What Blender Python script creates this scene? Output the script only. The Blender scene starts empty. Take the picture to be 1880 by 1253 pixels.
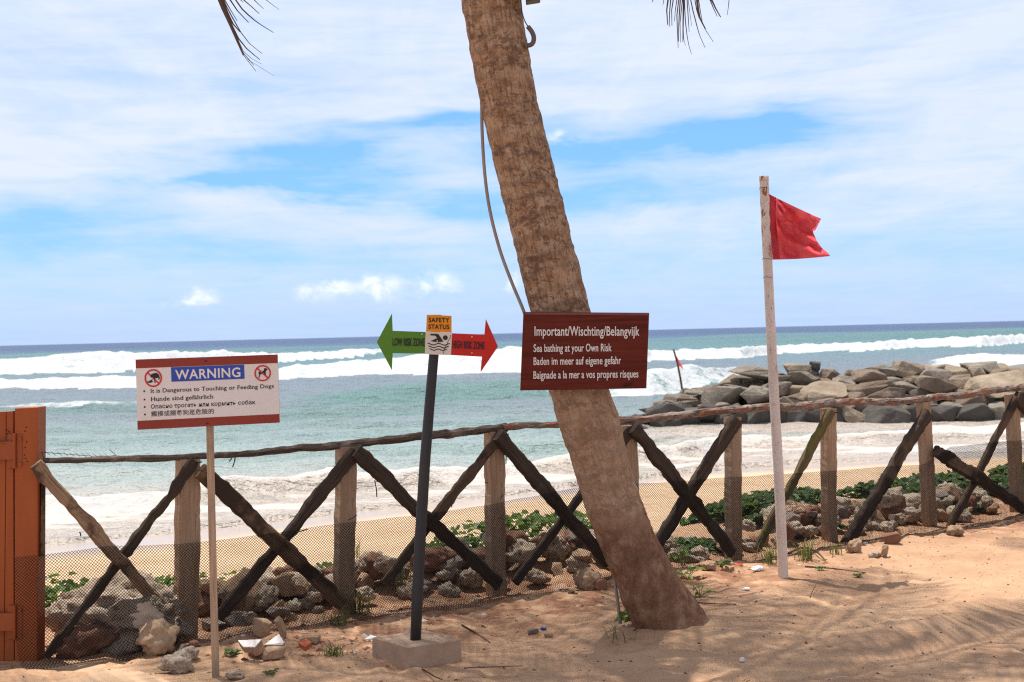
import bpy, bmesh, math, random
import numpy as np
from mathutils import Vector, Matrix, noise

R = math.radians
random.seed(7)
SC = bpy.context.scene
COL = SC.collection

# ------------------------------------------------------------------ camera
F = 2583.0; CX, CY = 940.0, 626.5; EYE = 1.6
cam = bpy.data.cameras.new('camera'); camo = bpy.data.objects.new('camera', cam); COL.objects.link(camo)
cam.sensor_width = 36; cam.lens = 36 * F / 1880; cam.clip_start = 0.05; cam.clip_end = 60000
CR = Matrix.Rotation(R(90 - 0.32), 3, 'X') @ Matrix.Rotation(R(-1.4), 3, 'Z')
camo.matrix_world = Matrix.Translation((0, 0, EYE)) @ CR.to_4x4()
cam.dof.use_dof = True; cam.dof.focus_distance = 7.3; cam.dof.aperture_fstop = 7.1
SC.camera = camo

# ------------------------------------------------------------------ world, sun, exposure
SUN_EL = R(75); SUN_DIR = Vector((-0.63, 0.776, 0)).normalized() * math.cos(SUN_EL) + Vector((0, 0, math.sin(SUN_EL)))
SUN_ROT = math.atan2(SUN_DIR.x, SUN_DIR.y)
world = bpy.data.worlds.new('World'); SC.world = world; world.use_nodes = True
SKY_GAIN = 1.0
SUN_STRENGTH = 4.5
sun = bpy.data.lights.new('sun', 'SUN'); sun.energy = SUN_STRENGTH; sun.angle = R(0.53); sun.color = (1.0, 0.95, 0.87)
suno = bpy.data.objects.new('sun', sun); COL.objects.link(suno)
suno.rotation_euler = (-SUN_DIR).to_track_quat('-Z', 'Y').to_euler()
SC.view_settings.view_transform = 'Standard'; SC.view_settings.look = 'None'
SC.view_settings.exposure = 0.48; SC.view_settings.gamma = 1.0
SC.render.engine = 'CYCLES'
DENOISE = False
SC.cycles.max_bounces = 6; SC.cycles.transparent_max_bounces = 12
SC.cycles.use_denoising = DENOISE
SC.cycles.filter_width = 1.2
SC.cycles.use_adaptive_sampling = False
SC.cycles.sample_clamp_direct = 3.0; SC.cycles.sample_clamp_indirect = 4.0


class NT:
    """small node-tree helper"""
    def __init__(s, nt):
        s.nt = nt; nt.nodes.clear()
    def n(s, t, **k):
        nd = s.nt.nodes.new(t)
        for a, b in k.items():
            setattr(nd, a, b)
        return nd
    def l(s, a, b):
        s.nt.links.new(a, b)
    def put(s, sock, v):
        if isinstance(v, bpy.types.NodeSocket):
            s.l(v, sock)
        elif v is not None:
            if sock.type == 'RGBA' and len(v) == 3:
                v = (*v, 1)
            sock.default_value = v
    def math(s, op, a, b=None, c=None, clamp=False):
        m = s.n('ShaderNodeMath', operation=op, use_clamp=clamp)
        s.put(m.inputs[0], a)
        if b is not None: s.put(m.inputs[1], b)
        if c is not None: s.put(m.inputs[2], c)
        return m.outputs[0]
    def mix(s, f, a, b, mode='MIX'):
        m = s.n('ShaderNodeMix', data_type='RGBA', blend_type=mode)
        s.put(m.inputs[0], f); s.put(m.inputs[6], a); s.put(m.inputs[7], b)
        return m.outputs[2]
    def ramp(s, f, stops, interp='LINEAR'):
        r = s.n('ShaderNodeValToRGB'); r.color_ramp.interpolation = interp
        e = r.color_ramp.elements
        while len(e) < len(stops): e.new(0.5)
        for el, (p, c) in zip(e, stops):
            el.position = p
            el.color = (c, c, c, 1) if isinstance(c, (int, float)) else (*c, 1)
        s.put(r.inputs[0], f)
        return r.outputs[0]
    def sstep(s, x, a, b):
        m = s.n('ShaderNodeMapRange', interpolation_type='SMOOTHSTEP')
        s.put(m.inputs[0], x); m.inputs[1].default_value = a; m.inputs[2].default_value = b
        return m.outputs[0]
    def noise(s, vec, scale, detail=4, rough=0.55, dist=0.0, dims='3D'):
        t = s.n('ShaderNodeTexNoise', noise_dimensions=dims)
        if vec is not None: s.l(vec, t.inputs['Vector'])
        t.inputs['Scale'].default_value = scale; t.inputs['Detail'].default_value = detail
        t.inputs['Roughness'].default_value = rough; t.inputs['Distortion'].default_value = dist
        return t.outputs[0]
    def vor(s, vec, scale, feat='F1', out=0):
        t = s.n('ShaderNodeTexVoronoi', feature=feat)
        if vec is not None: s.l(vec, t.inputs['Vector'])
        t.inputs['Scale'].default_value = scale
        return t.outputs[out]
    def mapping(s, vec, scale=(1, 1, 1), loc=(0, 0, 0), rot=(0, 0, 0)):
        m = s.n('ShaderNodeMapping'); s.l(vec, m.inputs[0])
        m.inputs['Scale'].default_value = scale; m.inputs['Location'].default_value = loc; m.inputs['Rotation'].default_value = rot
        return m.outputs[0]
    def bump(s, h, strength=0.5, dist=0.01, normal=None):
        b = s.n('ShaderNodeBump'); b.inputs['Strength'].default_value = strength; b.inputs['Distance'].default_value = dist
        s.l(h, b.inputs['Height'])
        if normal is not None: s.l(normal, b.inputs['Normal'])
        return b.outputs[0]


# ---- sky: Nishita plus a procedural cloud layer, laid out by compass direction and elevation
def build_sky():
    N = NT(world.node_tree)
    tc = N.n('ShaderNodeTexCoord')
    dirv = tc.outputs['Generated']
    sep = N.n('ShaderNodeSeparateXYZ'); N.l(dirv, sep.inputs[0])
    x, y, z = sep.outputs
    sky = N.n('ShaderNodeTexSky', sky_type='NISHITA'); sky.sun_disc = False
    sky.sun_elevation = SUN_EL; sky.sun_rotation = SUN_ROT; sky.air_density = 1.0; sky.dust_density = 0.6; sky.ozone_density = 3.0
    az = N.math('ARCTAN2', x, y)
    el = N.math('ARCSINE', z)
    # cloud-plane projection for streaks
    zz = N.math('ADD', N.math('MAXIMUM', z, 0.0), 0.055)
    px_ = N.math('DIVIDE', x, zz); py_ = N.math('DIVIDE', y, zz)
    cv = N.n('ShaderNodeCombineXYZ'); N.l(px_, cv.inputs[0]); N.l(py_, cv.inputs[1])
    n1 = N.noise(N.mapping(cv.outputs[0], (0.55, 0.9, 1), (3.1, 1.7, 0), (0, 0, 0.35)), 1.0, 7, 0.62, 0.6)
    n2 = N.noise(N.mapping(cv.outputs[0], (1.6, 0.45, 1), (9.1, 4.7, 0), (0, 0, -0.3)), 1.4, 6, 0.6, 0.9)
    # warp the angles with noise so the gaps have torn edges
    ae = N.n('ShaderNodeCombineXYZ'); N.l(az, ae.inputs[0]); N.l(el, ae.inputs[1])
    wn = N.noise(N.mapping(ae.outputs[0], (5, 22, 1), (1.3, 0.4, 0)), 1.0, 5, 0.62, 0.3)
    wn2 = N.noise(N.mapping(ae.outputs[0], (4, 14, 1), (7.3, 5.4, 0)), 1.0, 5, 0.62, 0.3)
    azw = N.math('ADD', az, N.math('MULTIPLY', N.math('SUBTRACT', wn, 0.5), 0.26))
    elw = N.math('ADD', el, N.math('MULTIPLY', N.math('SUBTRACT', wn2, 0.5), 0.075))
    def hz(px): return 635 - 0.0245 * px
    gaps = [(570, 300, 160, 32, 1.15), (500, 352, 180, 15, 1.0), (90, 420, 190, 34, .8), (800, 232, 170, 18, .95), (1190, 268, 230, 30, .75),
            (1330, 270, 120, 18, .4), (1390, 222, 60, 13, .5), (1080, 345, 180, 32, .8), (850, 345, 90, 16, .5), (250, 470, 300, 26, .3), (1750, 460, 220, 30, .28),
            (440, 165, 260, 20, .2), (700, 490, 500, 30, .25), (1500, 330, 200, 20, .25)]
    tot = None
    for (px, py, rx, ry, a) in gaps:
        a0 = (px - 940) / F; e0 = (hz(px) - py) / F
        da = N.math('DIVIDE', N.math('SUBTRACT', azw, a0), rx / F)
        de = N.math('DIVIDE', N.math('SUBTRACT', elw, e0), ry / F)
        g = N.math('MULTIPLY', N.math('EXPONENT', N.math('MULTIPLY', N.math('ADD', N.math('MULTIPLY', da, da), N.math('MULTIPLY', de, de)), -0.7)), a)
        tot = g if tot is None else N.math('ADD', tot, g)
    # general thinning of the cloud toward the horizon and a little everywhere overhead
    low = N.math('MULTIPLY', N.math('SUBTRACT', 1.0, N.sstep(el, 0.045, 0.105)), 0.30)
    n3 = N.noise(N.mapping(ae.outputs[0], (14, 95, 1), (4.4, 2.7, 0), (0, 0, .07)), 1.0, 6, 0.65, 0.5)
    n2 = N.math('ADD', n2, N.math('MULTIPLY', N.math('SUBTRACT', n3, .5), .95))
    streak = N.math('MULTIPLY', N.math('SUBTRACT', N.math('ADD', N.math('MULTIPLY', n1, 0.6), N.math('MULTIPLY', n2, 0.5)), 0.55), 1.25)
    over = N.math('MULTIPLY', N.sstep(el, 0.28, 0.6), 0.22)
    thin = N.math('ADD', N.math('ADD', tot, low), over)
    cover = N.math('SUBTRACT', N.math('ADD', 0.90, N.math('MULTIPLY', streak, 1.15)), thin, clamp=True)
    # small cumulus heads standing over the horizon
    cn = N.noise(N.mapping(ae.outputs[0], (34, 48, 1), (0.2, 3.3, 0)), 1.0, 7, 0.6, 0.2)
    puffs = [(378, 545, 38, 16, .95), (362, 556, 40, 9, .6), (630, 525, 28, 18, .8), (575, 540, 45, 14, .55), (705, 525, 44, 24, .9), (800, 517, 40, 24, 1.0), (840, 530, 22, 14, .4),
             (945, 510, 16, 22, .8), (885, 494, 16, 7, .35), (1040, 255, 55, 17, .75), (1160, 525, 100, 18, .16), (1860, 530, 60, 16, .25), (690, 552, 190, 12, .22)]
    pt = None
    cw = N.math('MULTIPLY', N.math('SUBTRACT', cn, 0.5), 0.030)
    cwn = N.noise(N.mapping(ae.outputs[0], (40, 60, 1), (8.2, 1.3, 0)), 1.0, 6, 0.6, 0.2)
    ew = N.math('ADD', el, N.math('MULTIPLY', N.math('SUBTRACT', cwn, 0.5), 0.016))
    aw = N.math('ADD', az, cw)
    for (px, py, rx, ry, a) in puffs:
        a0 = (px - 940) / F; e0 = (hz(px) - py) / F
        da = N.math('DIVIDE', N.math('SUBTRACT', aw, a0), rx / F)
        de = N.math('DIVIDE', N.math('SUBTRACT', ew, e0), ry / F)
        g = N.math('MULTIPLY', N.math('EXPONENT', N.math('MULTIPLY', N.math('ADD', N.math('MULTIPLY', da, da), N.math('MULTIPLY', de, de)), -1.1)), a)
        pt = g if pt is None else N.math('ADD', pt, g)
    puff = N.sstep(N.math('MULTIPLY', pt, N.math('SUBTRACT', N.math('MULTIPLY', cn, 4.6), 1.5)), 0.08, 1.0)
    blue = N.mix(1.0, sky.outputs[0], (0.052, 0.105, 0.16), 'MULTIPLY')
    hi = N.sstep(el, 0.0, 0.16)
    bl2 = N.ramp(N.math('MULTIPLY', el, 2.2), [(0.0, (0.38, 0.49, 0.72)), (0.08, (0.335, 0.50, 0.76)), (0.16, (0.26, 0.45, 0.76)), (0.25, (0.215, 0.42, 0.76)), (0.6, (0.13, 0.31, 0.68)), (1.0, (0.08, 0.21, 0.52))])
    bcol = N.mix(0.75, blue, bl2)
    ctint = N.noise(N.mapping(ae.outputs[0], (4, 16, 1), (2.2, 6.3, 0)), 1.0, 5, 0.6)
    ccol = N.mix(N.math('MULTIPLY', ctint, 1.0), (0.50, 0.585, 0.765), (0.635, 0.67, 0.765))
    ccol = N.mix(N.math('SUBTRACT', 1.0, N.sstep(el, 0.0, 0.08)), ccol, (0.435, 0.535, 0.75))
    ccol = N.mix(N.sstep(el, 0.25, 0.55), ccol, (0.64, 0.612, 0.575))
    c = N.mix(cover, bcol, ccol)
    c = N.mix(N.math('MULTIPLY', puff, .8), c, (0.80, 0.82, 0.87))
    bg = N.n('ShaderNodeBackground'); N.l(c, bg.inputs[0]); bg.inputs[1].default_value = SKY_GAIN
    o = N.n('ShaderNodeOutputWorld'); N.l(bg.outputs[0], o.inputs[0])
build_sky()

# ------------------------------------------------------------------ placing helpers
EYEV = Vector((0, 0, EYE))
def ray(px, py):
    return CR @ Vector(((px - CX) / F, -(py - CY) / F, -1))
def P(px, py, Y):
    d = ray(px, py); return EYEV + d * (Y / d.y)
def G(px, py, z=0.0):
    d = ray(px, py); return EYEV + d * ((z - EYE) / d.z)
def hz(px): return 635 - 0.0245 * px
FA = Vector((-2.40, 7.0, 0)); FD = Vector((6.55, 4.6, 0)).normalized(); FN = Vector((-FD.y, FD.x, 0))   # fence line, FN points to sea
def FP(px, py, o=0.0):
    d = ray(px, py); t = (o - FN.dot(EYEV - FA)) / FN.dot(d); return EYEV + d * t
def plane_hit(px, py, p0, nrm):
    d = ray(px, py); return EYEV + d * (nrm.dot(p0 - EYEV) / nrm.dot(d))

def tag(o, label=None, cat=None, group=None, kind=None):
    if label: o['label'] = label
    if cat: o['category'] = cat
    if group: o['group'] = group
    if kind: o['kind'] = kind
    return o
def empty(name, loc, label, cat, group=None):
    o = bpy.data.objects.new(name, None); COL.objects.link(o); o.location = loc; o.empty_display_size = 0.1
    return tag(o, label, cat, group)

# ------------------------------------------------------------------ numpy noise
def vn(x, y, seed=0):
    x = np.asarray(x, float); y = np.asarray(y, float)
    ix = np.floor(x); iy = np.floor(y); fx = x - ix; fy = y - iy
    fx = fx * fx * fx * (fx * (fx * 6 - 15) + 10); fy = fy * fy * fy * (fy * (fy * 6 - 15) + 10)
    def h(a, b):
        v = np.sin(a * 127.1 + b * 311.7 + seed * 74.7) * 43758.5453
        return v - np.floor(v)
    return (h(ix, iy) * (1 - fx) + h(ix + 1, iy) * fx) * (1 - fy) + (h(ix, iy + 1) * (1 - fx) + h(ix + 1, iy + 1) * fx) * fy
def fbm(x, y, o=4, seed=0):
    t = 0; a = 0.5; s = 0
    for k in range(o):
        t = t + a * vn(x, y, seed + k * 3); s += a; a *= 0.5; x = x * 2.03 + 1.7; y = y * 2.03 + 4.1
    return t / s
def sm(a, b, x):
    t = np.clip((np.asarray(x, float) - a) / (b - a), 0, 1); return t * t * (3 - 2 * t)

# ------------------------------------------------------------------ mesh builder
class MB:
    def __init__(s):
        s.v = []; s.f = []; s.uv = []; s.mi = []
    def face(s, idx, uv=None, mi=0):
        s.f.append(tuple(idx)); s.uv.append(uv); s.mi.append(mi)
    def prism(s, pts, nrm, th, mi=0):
        """pts: front outline (3-D, seen from the front); nrm points to the viewer; thickness goes back"""
        k = len(s.v); n = len(pts)
        s.v += [Vector(p) for p in pts] + [Vector(p) - nrm * th for p in pts]
        s.face(range(k, k + n), None, mi); s.face(range(k + 2 * n - 1, k + n - 1, -1), None, mi)
        for i in range(n):
            j = (i + 1) % n; s.face((k + j, k + i, k + n + i, k + n + j), None, mi)
    def loft(s, rings, closed=True, cap=True, mi=0, uvs=None):
        k = len(s.v); n = len(rings[0])
        for r in rings: s.v += list(r)
        m = n if closed else n - 1
        for a in range(len(rings) - 1):
            for i in range(m):
                j = (i + 1) % n
                uv = None
                if uvs:
                    (U, V) = uvs; u0, u1 = U[i], U[i + 1]
                    uv = ((u0, V[a]), (u1, V[a]), (u1, V[a + 1]), (u0, V[a + 1]))
                s.face((k + a * n + i, k + a * n + j, k + (a + 1) * n + j, k + (a + 1) * n + i), uv, mi)
        if cap and closed:
            s.face(range(k + n - 1, k - 1, -1), None, mi)
            b = k + (len(rings) - 1) * n; s.face(range(b, b + n), None, mi)
    def tube(s, pts, rad, n=8, mi=0, rough=0.0, seed=0, front=None, cap=True, lump=9.0, fine=0):
        pts = [Vector(p) for p in pts]; rings = []; V = []; L = 0
        rad = rad if isinstance(rad, (list, tuple)) else [rad] * len(pts)
        ref = front or Vector((0, -1, 0.02))
        for i, p in enumerate(pts):
            t = (pts[min(i + 1, len(pts) - 1)] - pts[max(i - 1, 0)]).normalized()
            b = t.cross(ref)
            if b.length < 1e-3: b = t.cross(Vector((1, 0, 0)))
            b.normalize(); c = b.cross(t)
            if i: L += (p - pts[i - 1]).length
            V.append(L); ring = []
            for a in range(n):
                th = 2 * math.pi * a / n; r = rad[i]
                dv = b * math.cos(th) + c * math.sin(th)
                if rough: r *= 1 + rough * noise.noise((p * lump + dv * 1.3 + Vector((seed * 7.3, 0, 0))))
                if fine: q = p + dv * rad[i]; r *= 1 + fine * (noise.noise(Vector((q.x * 38, q.y * 38, q.z * 26))) + .7 * noise.noise(q * 85) + .5 * min(0, noise.noise(Vector((q.x * 60, q.y * 60, q.z * 9)))))
                ring.append(p + dv * r)
            rings.append(ring)
        U = [2 * math.pi * a / n * max(rad) for a in range(n + 1)]
        s.loft(rings, True, cap, mi, (U, V))
    def beam(s, pts, w, t, front, mi=0, rough=0.0, seed=0, ch=0.18, step=0.05):
        """rough-sawn beam: rectangular section (w across, t along the front vector), noisy outline"""
        pts = [Vector(p) for p in pts]; P2 = [pts[0]]
        for a, b in zip(pts, pts[1:]):
            k = max(1, int((b - a).length / step))
            P2 += [a.lerp(b, (i + 1) / k) for i in range(k)]
        W = w if isinstance(w, (list, tuple)) else (w, w)
        rings = []; V = []; L = 0; so = Vector((seed * 5.1, seed * 2.3, 0))
        for i, p in enumerate(P2):
            tg = (P2[min(i + 1, len(P2) - 1)] - P2[max(i - 1, 0)]).normalized()
            b = tg.cross(front).normalized(); c = b.cross(tg).normalized()
            if i: L += (p - P2[i - 1]).length
            V.append(L); q = i / (len(P2) - 1); ww = W[0] * (1 - q) + W[1] * q
            hw = ww / 2 * (1 + rough * 0.9 * noise.noise(p * 6 + so)); ht = t / 2 * (1 + rough * 0.6 * noise.noise(p * 6 + so + Vector((9, 0, 0))))
            sh = b * (ww * rough * (0.5 * noise.noise(p * 2.6 + so + Vector((0, 5, 0))) + .35 * noise.noise(p * 8 + so)))
            k = ch * min(hw, ht) * 2 * 0.5
            ring = []
            for (sx, sy) in ((hw - k, -ht), (hw, -ht + k), (hw, ht - k), (hw - k, ht), (-hw + k, ht), (-hw, ht - k), (-hw, -ht + k), (-hw + k, -ht)):
                j = 1 + rough * (0.8 * noise.noise((p + b * sx + c * sy) * 24 + so) - .9 * max(0, noise.noise((p + b * sx) * 13 - so) - .25))
                ring.append(p + sh + b * sx * j + c * sy * j)
            rings.append(ring)
        U = [0]; r0 = rings[0]
        for a in range(8): U.append(U[-1] + (r0[(a + 1) % 8] - r0[a]).length)
        s.loft(rings, True, True, mi, (U, V))
    def box(s, c, sx, sy, sz, ax=Vector((1, 0, 0)), ay=Vector((0, 1, 0)), az=Vector((0, 0, 1)), mi=0):
        c = Vector(c)
        q = [c + ax * sx * i / 2 - ay * sy / 2 + az * sz * j / 2 for (i, j) in ((-1, -1), (1, -1), (1, 1), (-1, 1))]
        s.prism(q, -ay, sy, mi)
    def ribbon(s, pts, wid, side, mi=0):
        k = len(s.v)
        for p, w in zip(pts, wid):
            s.v += [Vector(p) - side * w / 2, Vector(p) + side * w / 2]
        for i in range(len(pts) - 1):
            s.face((k + 2 * i, k + 2 * i + 1, k + 2 * i + 3, k + 2 * i + 2), None, mi)
    def build(s, name, mats, parent=None, smooth=False, origin=None, bevel=0):
        me = bpy.data.meshes.new(name)
        o0 = Vector(origin) if origin is not None else (parent.matrix_world.translation if parent is not None else Vector())
        if parent is not None: o0 = world_loc(parent)
        if origin is not None and parent is None: o0 = Vector(origin)
        me.from_pydata([v - o0 for v in s.v], [], s.f)
        if any(u is not None for u in s.uv):
            ul = me.uv_layers.new(name='UVMap'); k = 0
            for fi, f in enumerate(s.f):
                for j in range(len(f)):
                    u = s.uv[fi]
                    ul.data[k].uv = u[j] if u is not None else (s.v[f[j]].x * .7 + s.v[f[j]].y * .7, s.v[f[j]].z)
                    k += 1
        mats = mats if isinstance(mats, (list, tuple)) else [mats]
        for m in mats: me.materials.append(m)
        me.polygons.foreach_set('material_index', s.mi)
        if smooth: me.polygons.foreach_set('use_smooth', [True] * len(s.f))
        me.update()
        o = bpy.data.objects.new(name, me); COL.objects.link(o)
        if parent is not None: o.parent = parent
        else: o.location = o0
        if bevel:
            bm = bmesh.new(); bm.from_mesh(me)
            bmesh.ops.bevel(bm, geom=bm.edges[:], offset=bevel, segments=2, affect='EDGES', profile=0.5)
            bm.to_mesh(me); bm.free()
        return o
def world_loc(o):
    p = Vector(o.location); q = o.parent
    while q is not None: p = p + Vector(q.location); q = q.parent
    return p

# ------------------------------------------------------------------ materials
def new_mat(name):
    m = bpy.data.materials.new(name); m.use_nodes = True
    N = NT(m.node_tree)
    o = N.n('ShaderNodeOutputMaterial'); b = N.n('ShaderNodeBsdfPrincipled'); N.l(b.outputs[0], o.inputs[0])
    N.b = b; N.out = o
    return m, N
def simple(name, c1, c2=None, scale=8, rough=0.7, bump=0.3, bdist=0.004, bscale=None, spots=None, spec=0.3, coord='Object', stretch=(1, 1, 1), detail=6):
    m, N = new_mat(name); tc = N.n('ShaderNodeTexCoord'); v = N.mapping(tc.outputs[coord], stretch)
    n = N.noise(v, scale, detail, 0.6)
    c = N.ramp(n, [(0.32, c1), (0.68, c2 or c1)])
    if spots:
        sc, col, lo, hi = spots
        c = N.mix(N.sstep(N.noise(v, sc, 5, 0.65), lo, hi), c, col)
    N.l(c, N.b.inputs['Base Color']); N.b.inputs['Roughness'].default_value = rough; N.b.inputs['Specular IOR Level'].default_value = spec
    if bump:
        N.l(N.bump(N.noise(v, bscale or scale * 5, 6, 0.65), bump, bdist), N.b.inputs['Normal'])
    return m
def wood(name, ca, cb, cc, patch=3.0, lo=.45, hi=.6, rough=.85):
    """weathered timber: grain runs along the piece (UV v)"""
    m, N = new_mat(name); tc = N.n('ShaderNodeTexCoord')
    g = N.noise(N.mapping(tc.outputs['UV'], (70, 3.0, 1)), 1.0, 6, 0.65, 0.3)
    c = N.ramp(g, [(0.3, ca), (0.62, cb)])
    pn = N.noise(tc.outputs['Object'], patch, 5, 0.6)
    c = N.mix(N.sstep(pn, lo, hi), c, cc)
    crack = N.noise(N.mapping(tc.outputs['UV'], (120, 4.0, 1), (3, 1, 0)), 1.0, 4, 0.6, 0.5)
    c = N.mix(N.sstep(crack, 0.62, 0.7), c, tuple(x * .35 for x in ca))
    N.l(c, N.b.inputs['Base Color']); N.b.inputs['Roughness'].default_value = rough; N.b.inputs['Specular IOR Level'].default_value = .2
    N.l(N.bump(g, 0.6, 0.006, N.bump(N.noise(tc.outputs['Object'], 40, 5, .6), .4, .006)), N.b.inputs['Normal'])
    return m

M = {}
M['dark_wood'] = wood('dark_wood', (0.026, 0.018, 0.013), (0.075, 0.051, 0.037), (0.12, 0.078, 0.050), 4, .55, .72)
M['brown_wood'] = wood('brown_wood', (0.085, 0.050, 0.030), (0.21, 0.13, 0.078), (0.045, 0.029, 0.019), 4, .46, .58)
M['pale_wood'] = wood('pale_wood', (0.17, 0.10, 0.060), (0.36, 0.24, 0.15), (0.085, 0.05, 0.032), 5, .46, .58)
M['dark_brown'] = wood('dark_brown_wood', (0.045, 0.028, 0.019), (0.12, 0.075, 0.048), (0.03, 0.02, 0.014), 5, .5, .62)
M['mossy_wood'] = wood('mossy_wood', (0.060, 0.045, 0.025), (0.14, 0.10, 0.05), (0.13, 0.115, 0.03), 7, .45, .62)
M['post_wood'] = wood('post_wood', (0.265, 0.165, 0.100), (0.42, 0.28, 0.18), (0.30, 0.22, 0.155), 2.5, .45, .7)
M['rail_dark'] = wood('rail_dark', (0.035, 0.027, 0.022), (0.13, 0.095, 0.075), (0.20, 0.16, 0.13), 6, .52, .66)
M['stake_wood'] = wood('stake_wood', (0.32, 0.205, 0.125), (0.50, 0.35, 0.23), (0.30, 0.21, 0.145), 3, .5, .7, .6)
M['board_wood'] = None
M['net'] = simple('net_plastic', (0.013, 0.011, 0.011), (0.02, 0.017, 0.016), 10, .75, 0, spec=.12)
M['black_paint'] = simple('black_paint', (0.022, 0.022, 0.024), (0.045, 0.042, 0.042), 6, .5, .3, .002, 60, (26, (0.22, 0.18, 0.15), .66, .74), stretch=(1, 1, .12))
M['concrete'] = simple('concrete', (0.34, 0.22, 0.15), (0.45, 0.31, 0.22), 7, .95, .6, .006, 55, (3, (0.22, 0.14, 0.10), .52, .72))
M['orange_paint'] = simple('orange_paint', (0.27, 0.055, 0.007), (0.355, 0.082, 0.011), 3, .6, .35, .003, 30, (2.2, (0.27, 0.052, 0.008), .55, .75), .4, stretch=(3, 3, .35))
M['orange_iron'] = simple('orange_iron', (0.25, 0.050, 0.007), (0.33, 0.070, 0.010), 9, .45, .4, .002, 70, (14, (0.16, 0.04, 0.01), .62, .72), .4)
M['hole'] = simple('hole_dark', (0.02, 0.012, 0.008), None, 5, .9, 0)
M['hose'] = simple('grey_hose', (0.25, 0.20, 0.165), (0.33, 0.265, 0.22), 5, .6, .1)
M['cable'] = simple('black_rubber', (0.03, 0.025, 0.025), (0.06, 0.05, 0.05), 8, .6, .1)
M['hookgrey'] = simple('hook_sleeve', (0.10, 0.07, 0.06), (0.16, 0.11, 0.09), 8, .6, .1)
M['wire'] = simple('rusty_wire', (0.04, 0.03, 0.025), (0.10, 0.06, 0.04), 30, .7, 0)
M['nail'] = simple('nail', (0.03, 0.025, 0.025), None, 5, .5, 0)
M['red_letter'] = simple('sign_red', (0.52, 0.018, 0.022), (0.56, 0.022, 0.026), 5, .5, 0)
M['sign_white'] = simple('sign_white', (0.68, 0.632, 0.595), (0.73, 0.68, 0.645), 3, .6, .05, .001, 30, (5, (0.58, 0.51, 0.47), .6, .85), .2)
M['sign_maroon'] = simple('sign_maroon', (0.235, 0.040, 0.026), (0.27, 0.048, 0.030), 3, .6, .05, .001, 30, None, .2)
M['sign_blue'] = simple('sign_blue', (0.035, 0.075, 0.36), (0.04, 0.085, 0.40), 3, .6, 0, spec=.2)
M['ink'] = simple('black_ink', (0.022, 0.018, 0.020), None, 3, .5, 0)
M['letter_white'] = simple('letter_white', (0.70, 0.62, 0.57), (0.78, 0.71, 0.66), 14, .5, 0)
M['green_paint'] = simple('green_paint', (0.088, 0.215, 0.024), (0.105, 0.245, 0.030), 4, .6, .05, .001, 40, None, .2)
M['red_paint'] = simple('red_paint', (0.50, 0.022, 0.016), (0.56, 0.028, 0.02), 4, .6, .05, .001, 40, (3, (.42, .018, .013), .5, .8), .2)
M['plate_orange'] = simple('plate_orange', (0.70, 0.235, 0.008), (0.76, 0.27, 0.012), 4, .6, .05, .001, 40, None, .2)
M['plate_cream'] = simple('plate_cream', (0.62, 0.54, 0.45), (0.72, 0.64, 0.55), 5, .6, .1, .001, 40, (11, (.42, .32, .24), .62, .8), .2)
M['dark_edge'] = simple('dark_edge', (0.05, 0.016, 0.014), None, 3, .6, 0)
M['green_leaf'] = None

def leaf_mat(name, a, b, trans=.35, rough=.45):
    m, N = new_mat(name); tc = N.n('ShaderNodeTexCoord')
    gi = N.n('ShaderNodeNewGeometry')
    c = N.mix(gi.outputs['Random Per Island'], a, b)
    N.l(c, N.b.inputs['Base Color']); N.b.inputs['Roughness'].default_value = rough; N.b.inputs['Specular IOR Level'].default_value = .35
    t = N.n('ShaderNodeBsdfTranslucent'); N.l(N.mix(1.0, c, (1.5, 1.6, .7), 'MULTIPLY'), t.inputs[0])
    mx = N.n('ShaderNodeMixShader'); mx.inputs[0].default_value = trans
    N.l(N.b.outputs[0], mx.inputs[1]); N.l(t.outputs[0], mx.inputs[2]); N.l(mx.outputs[0], N.out.inputs[0])
    return m
M['vine_leaf'] = leaf_mat('vine_leaf', (0.065, 0.12, 0.028), (0.14, 0.20, 0.05))
M['shade_leaf'] = leaf_mat('broad_leaf', (0.035, 0.072, 0.026), (0.12, 0.175, 0.06), .3)
M['grass_leaf'] = leaf_mat('grass_leaf', (0.07, 0.10, 0.03), (0.20, 0.20, 0.075))
M['sprig_leaf'] = leaf_mat('sprig_leaf', (0.10, 0.17, 0.035), (0.19, 0.26, 0.06), .4)
M['frond'] = leaf_mat('frond_leaf', (0.035, 0.075, 0.018), (0.085, 0.13, 0.03), .2)
M['dry_frond'] = leaf_mat('dry_frond', (0.055, 0.036, 0.030), (0.11, 0.07, 0.05), .15, .8)
M['dry_stem'] = simple('dry_stem', (0.14, 0.085, 0.05), (0.22, 0.14, 0.09), 9, .8, .2)

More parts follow.
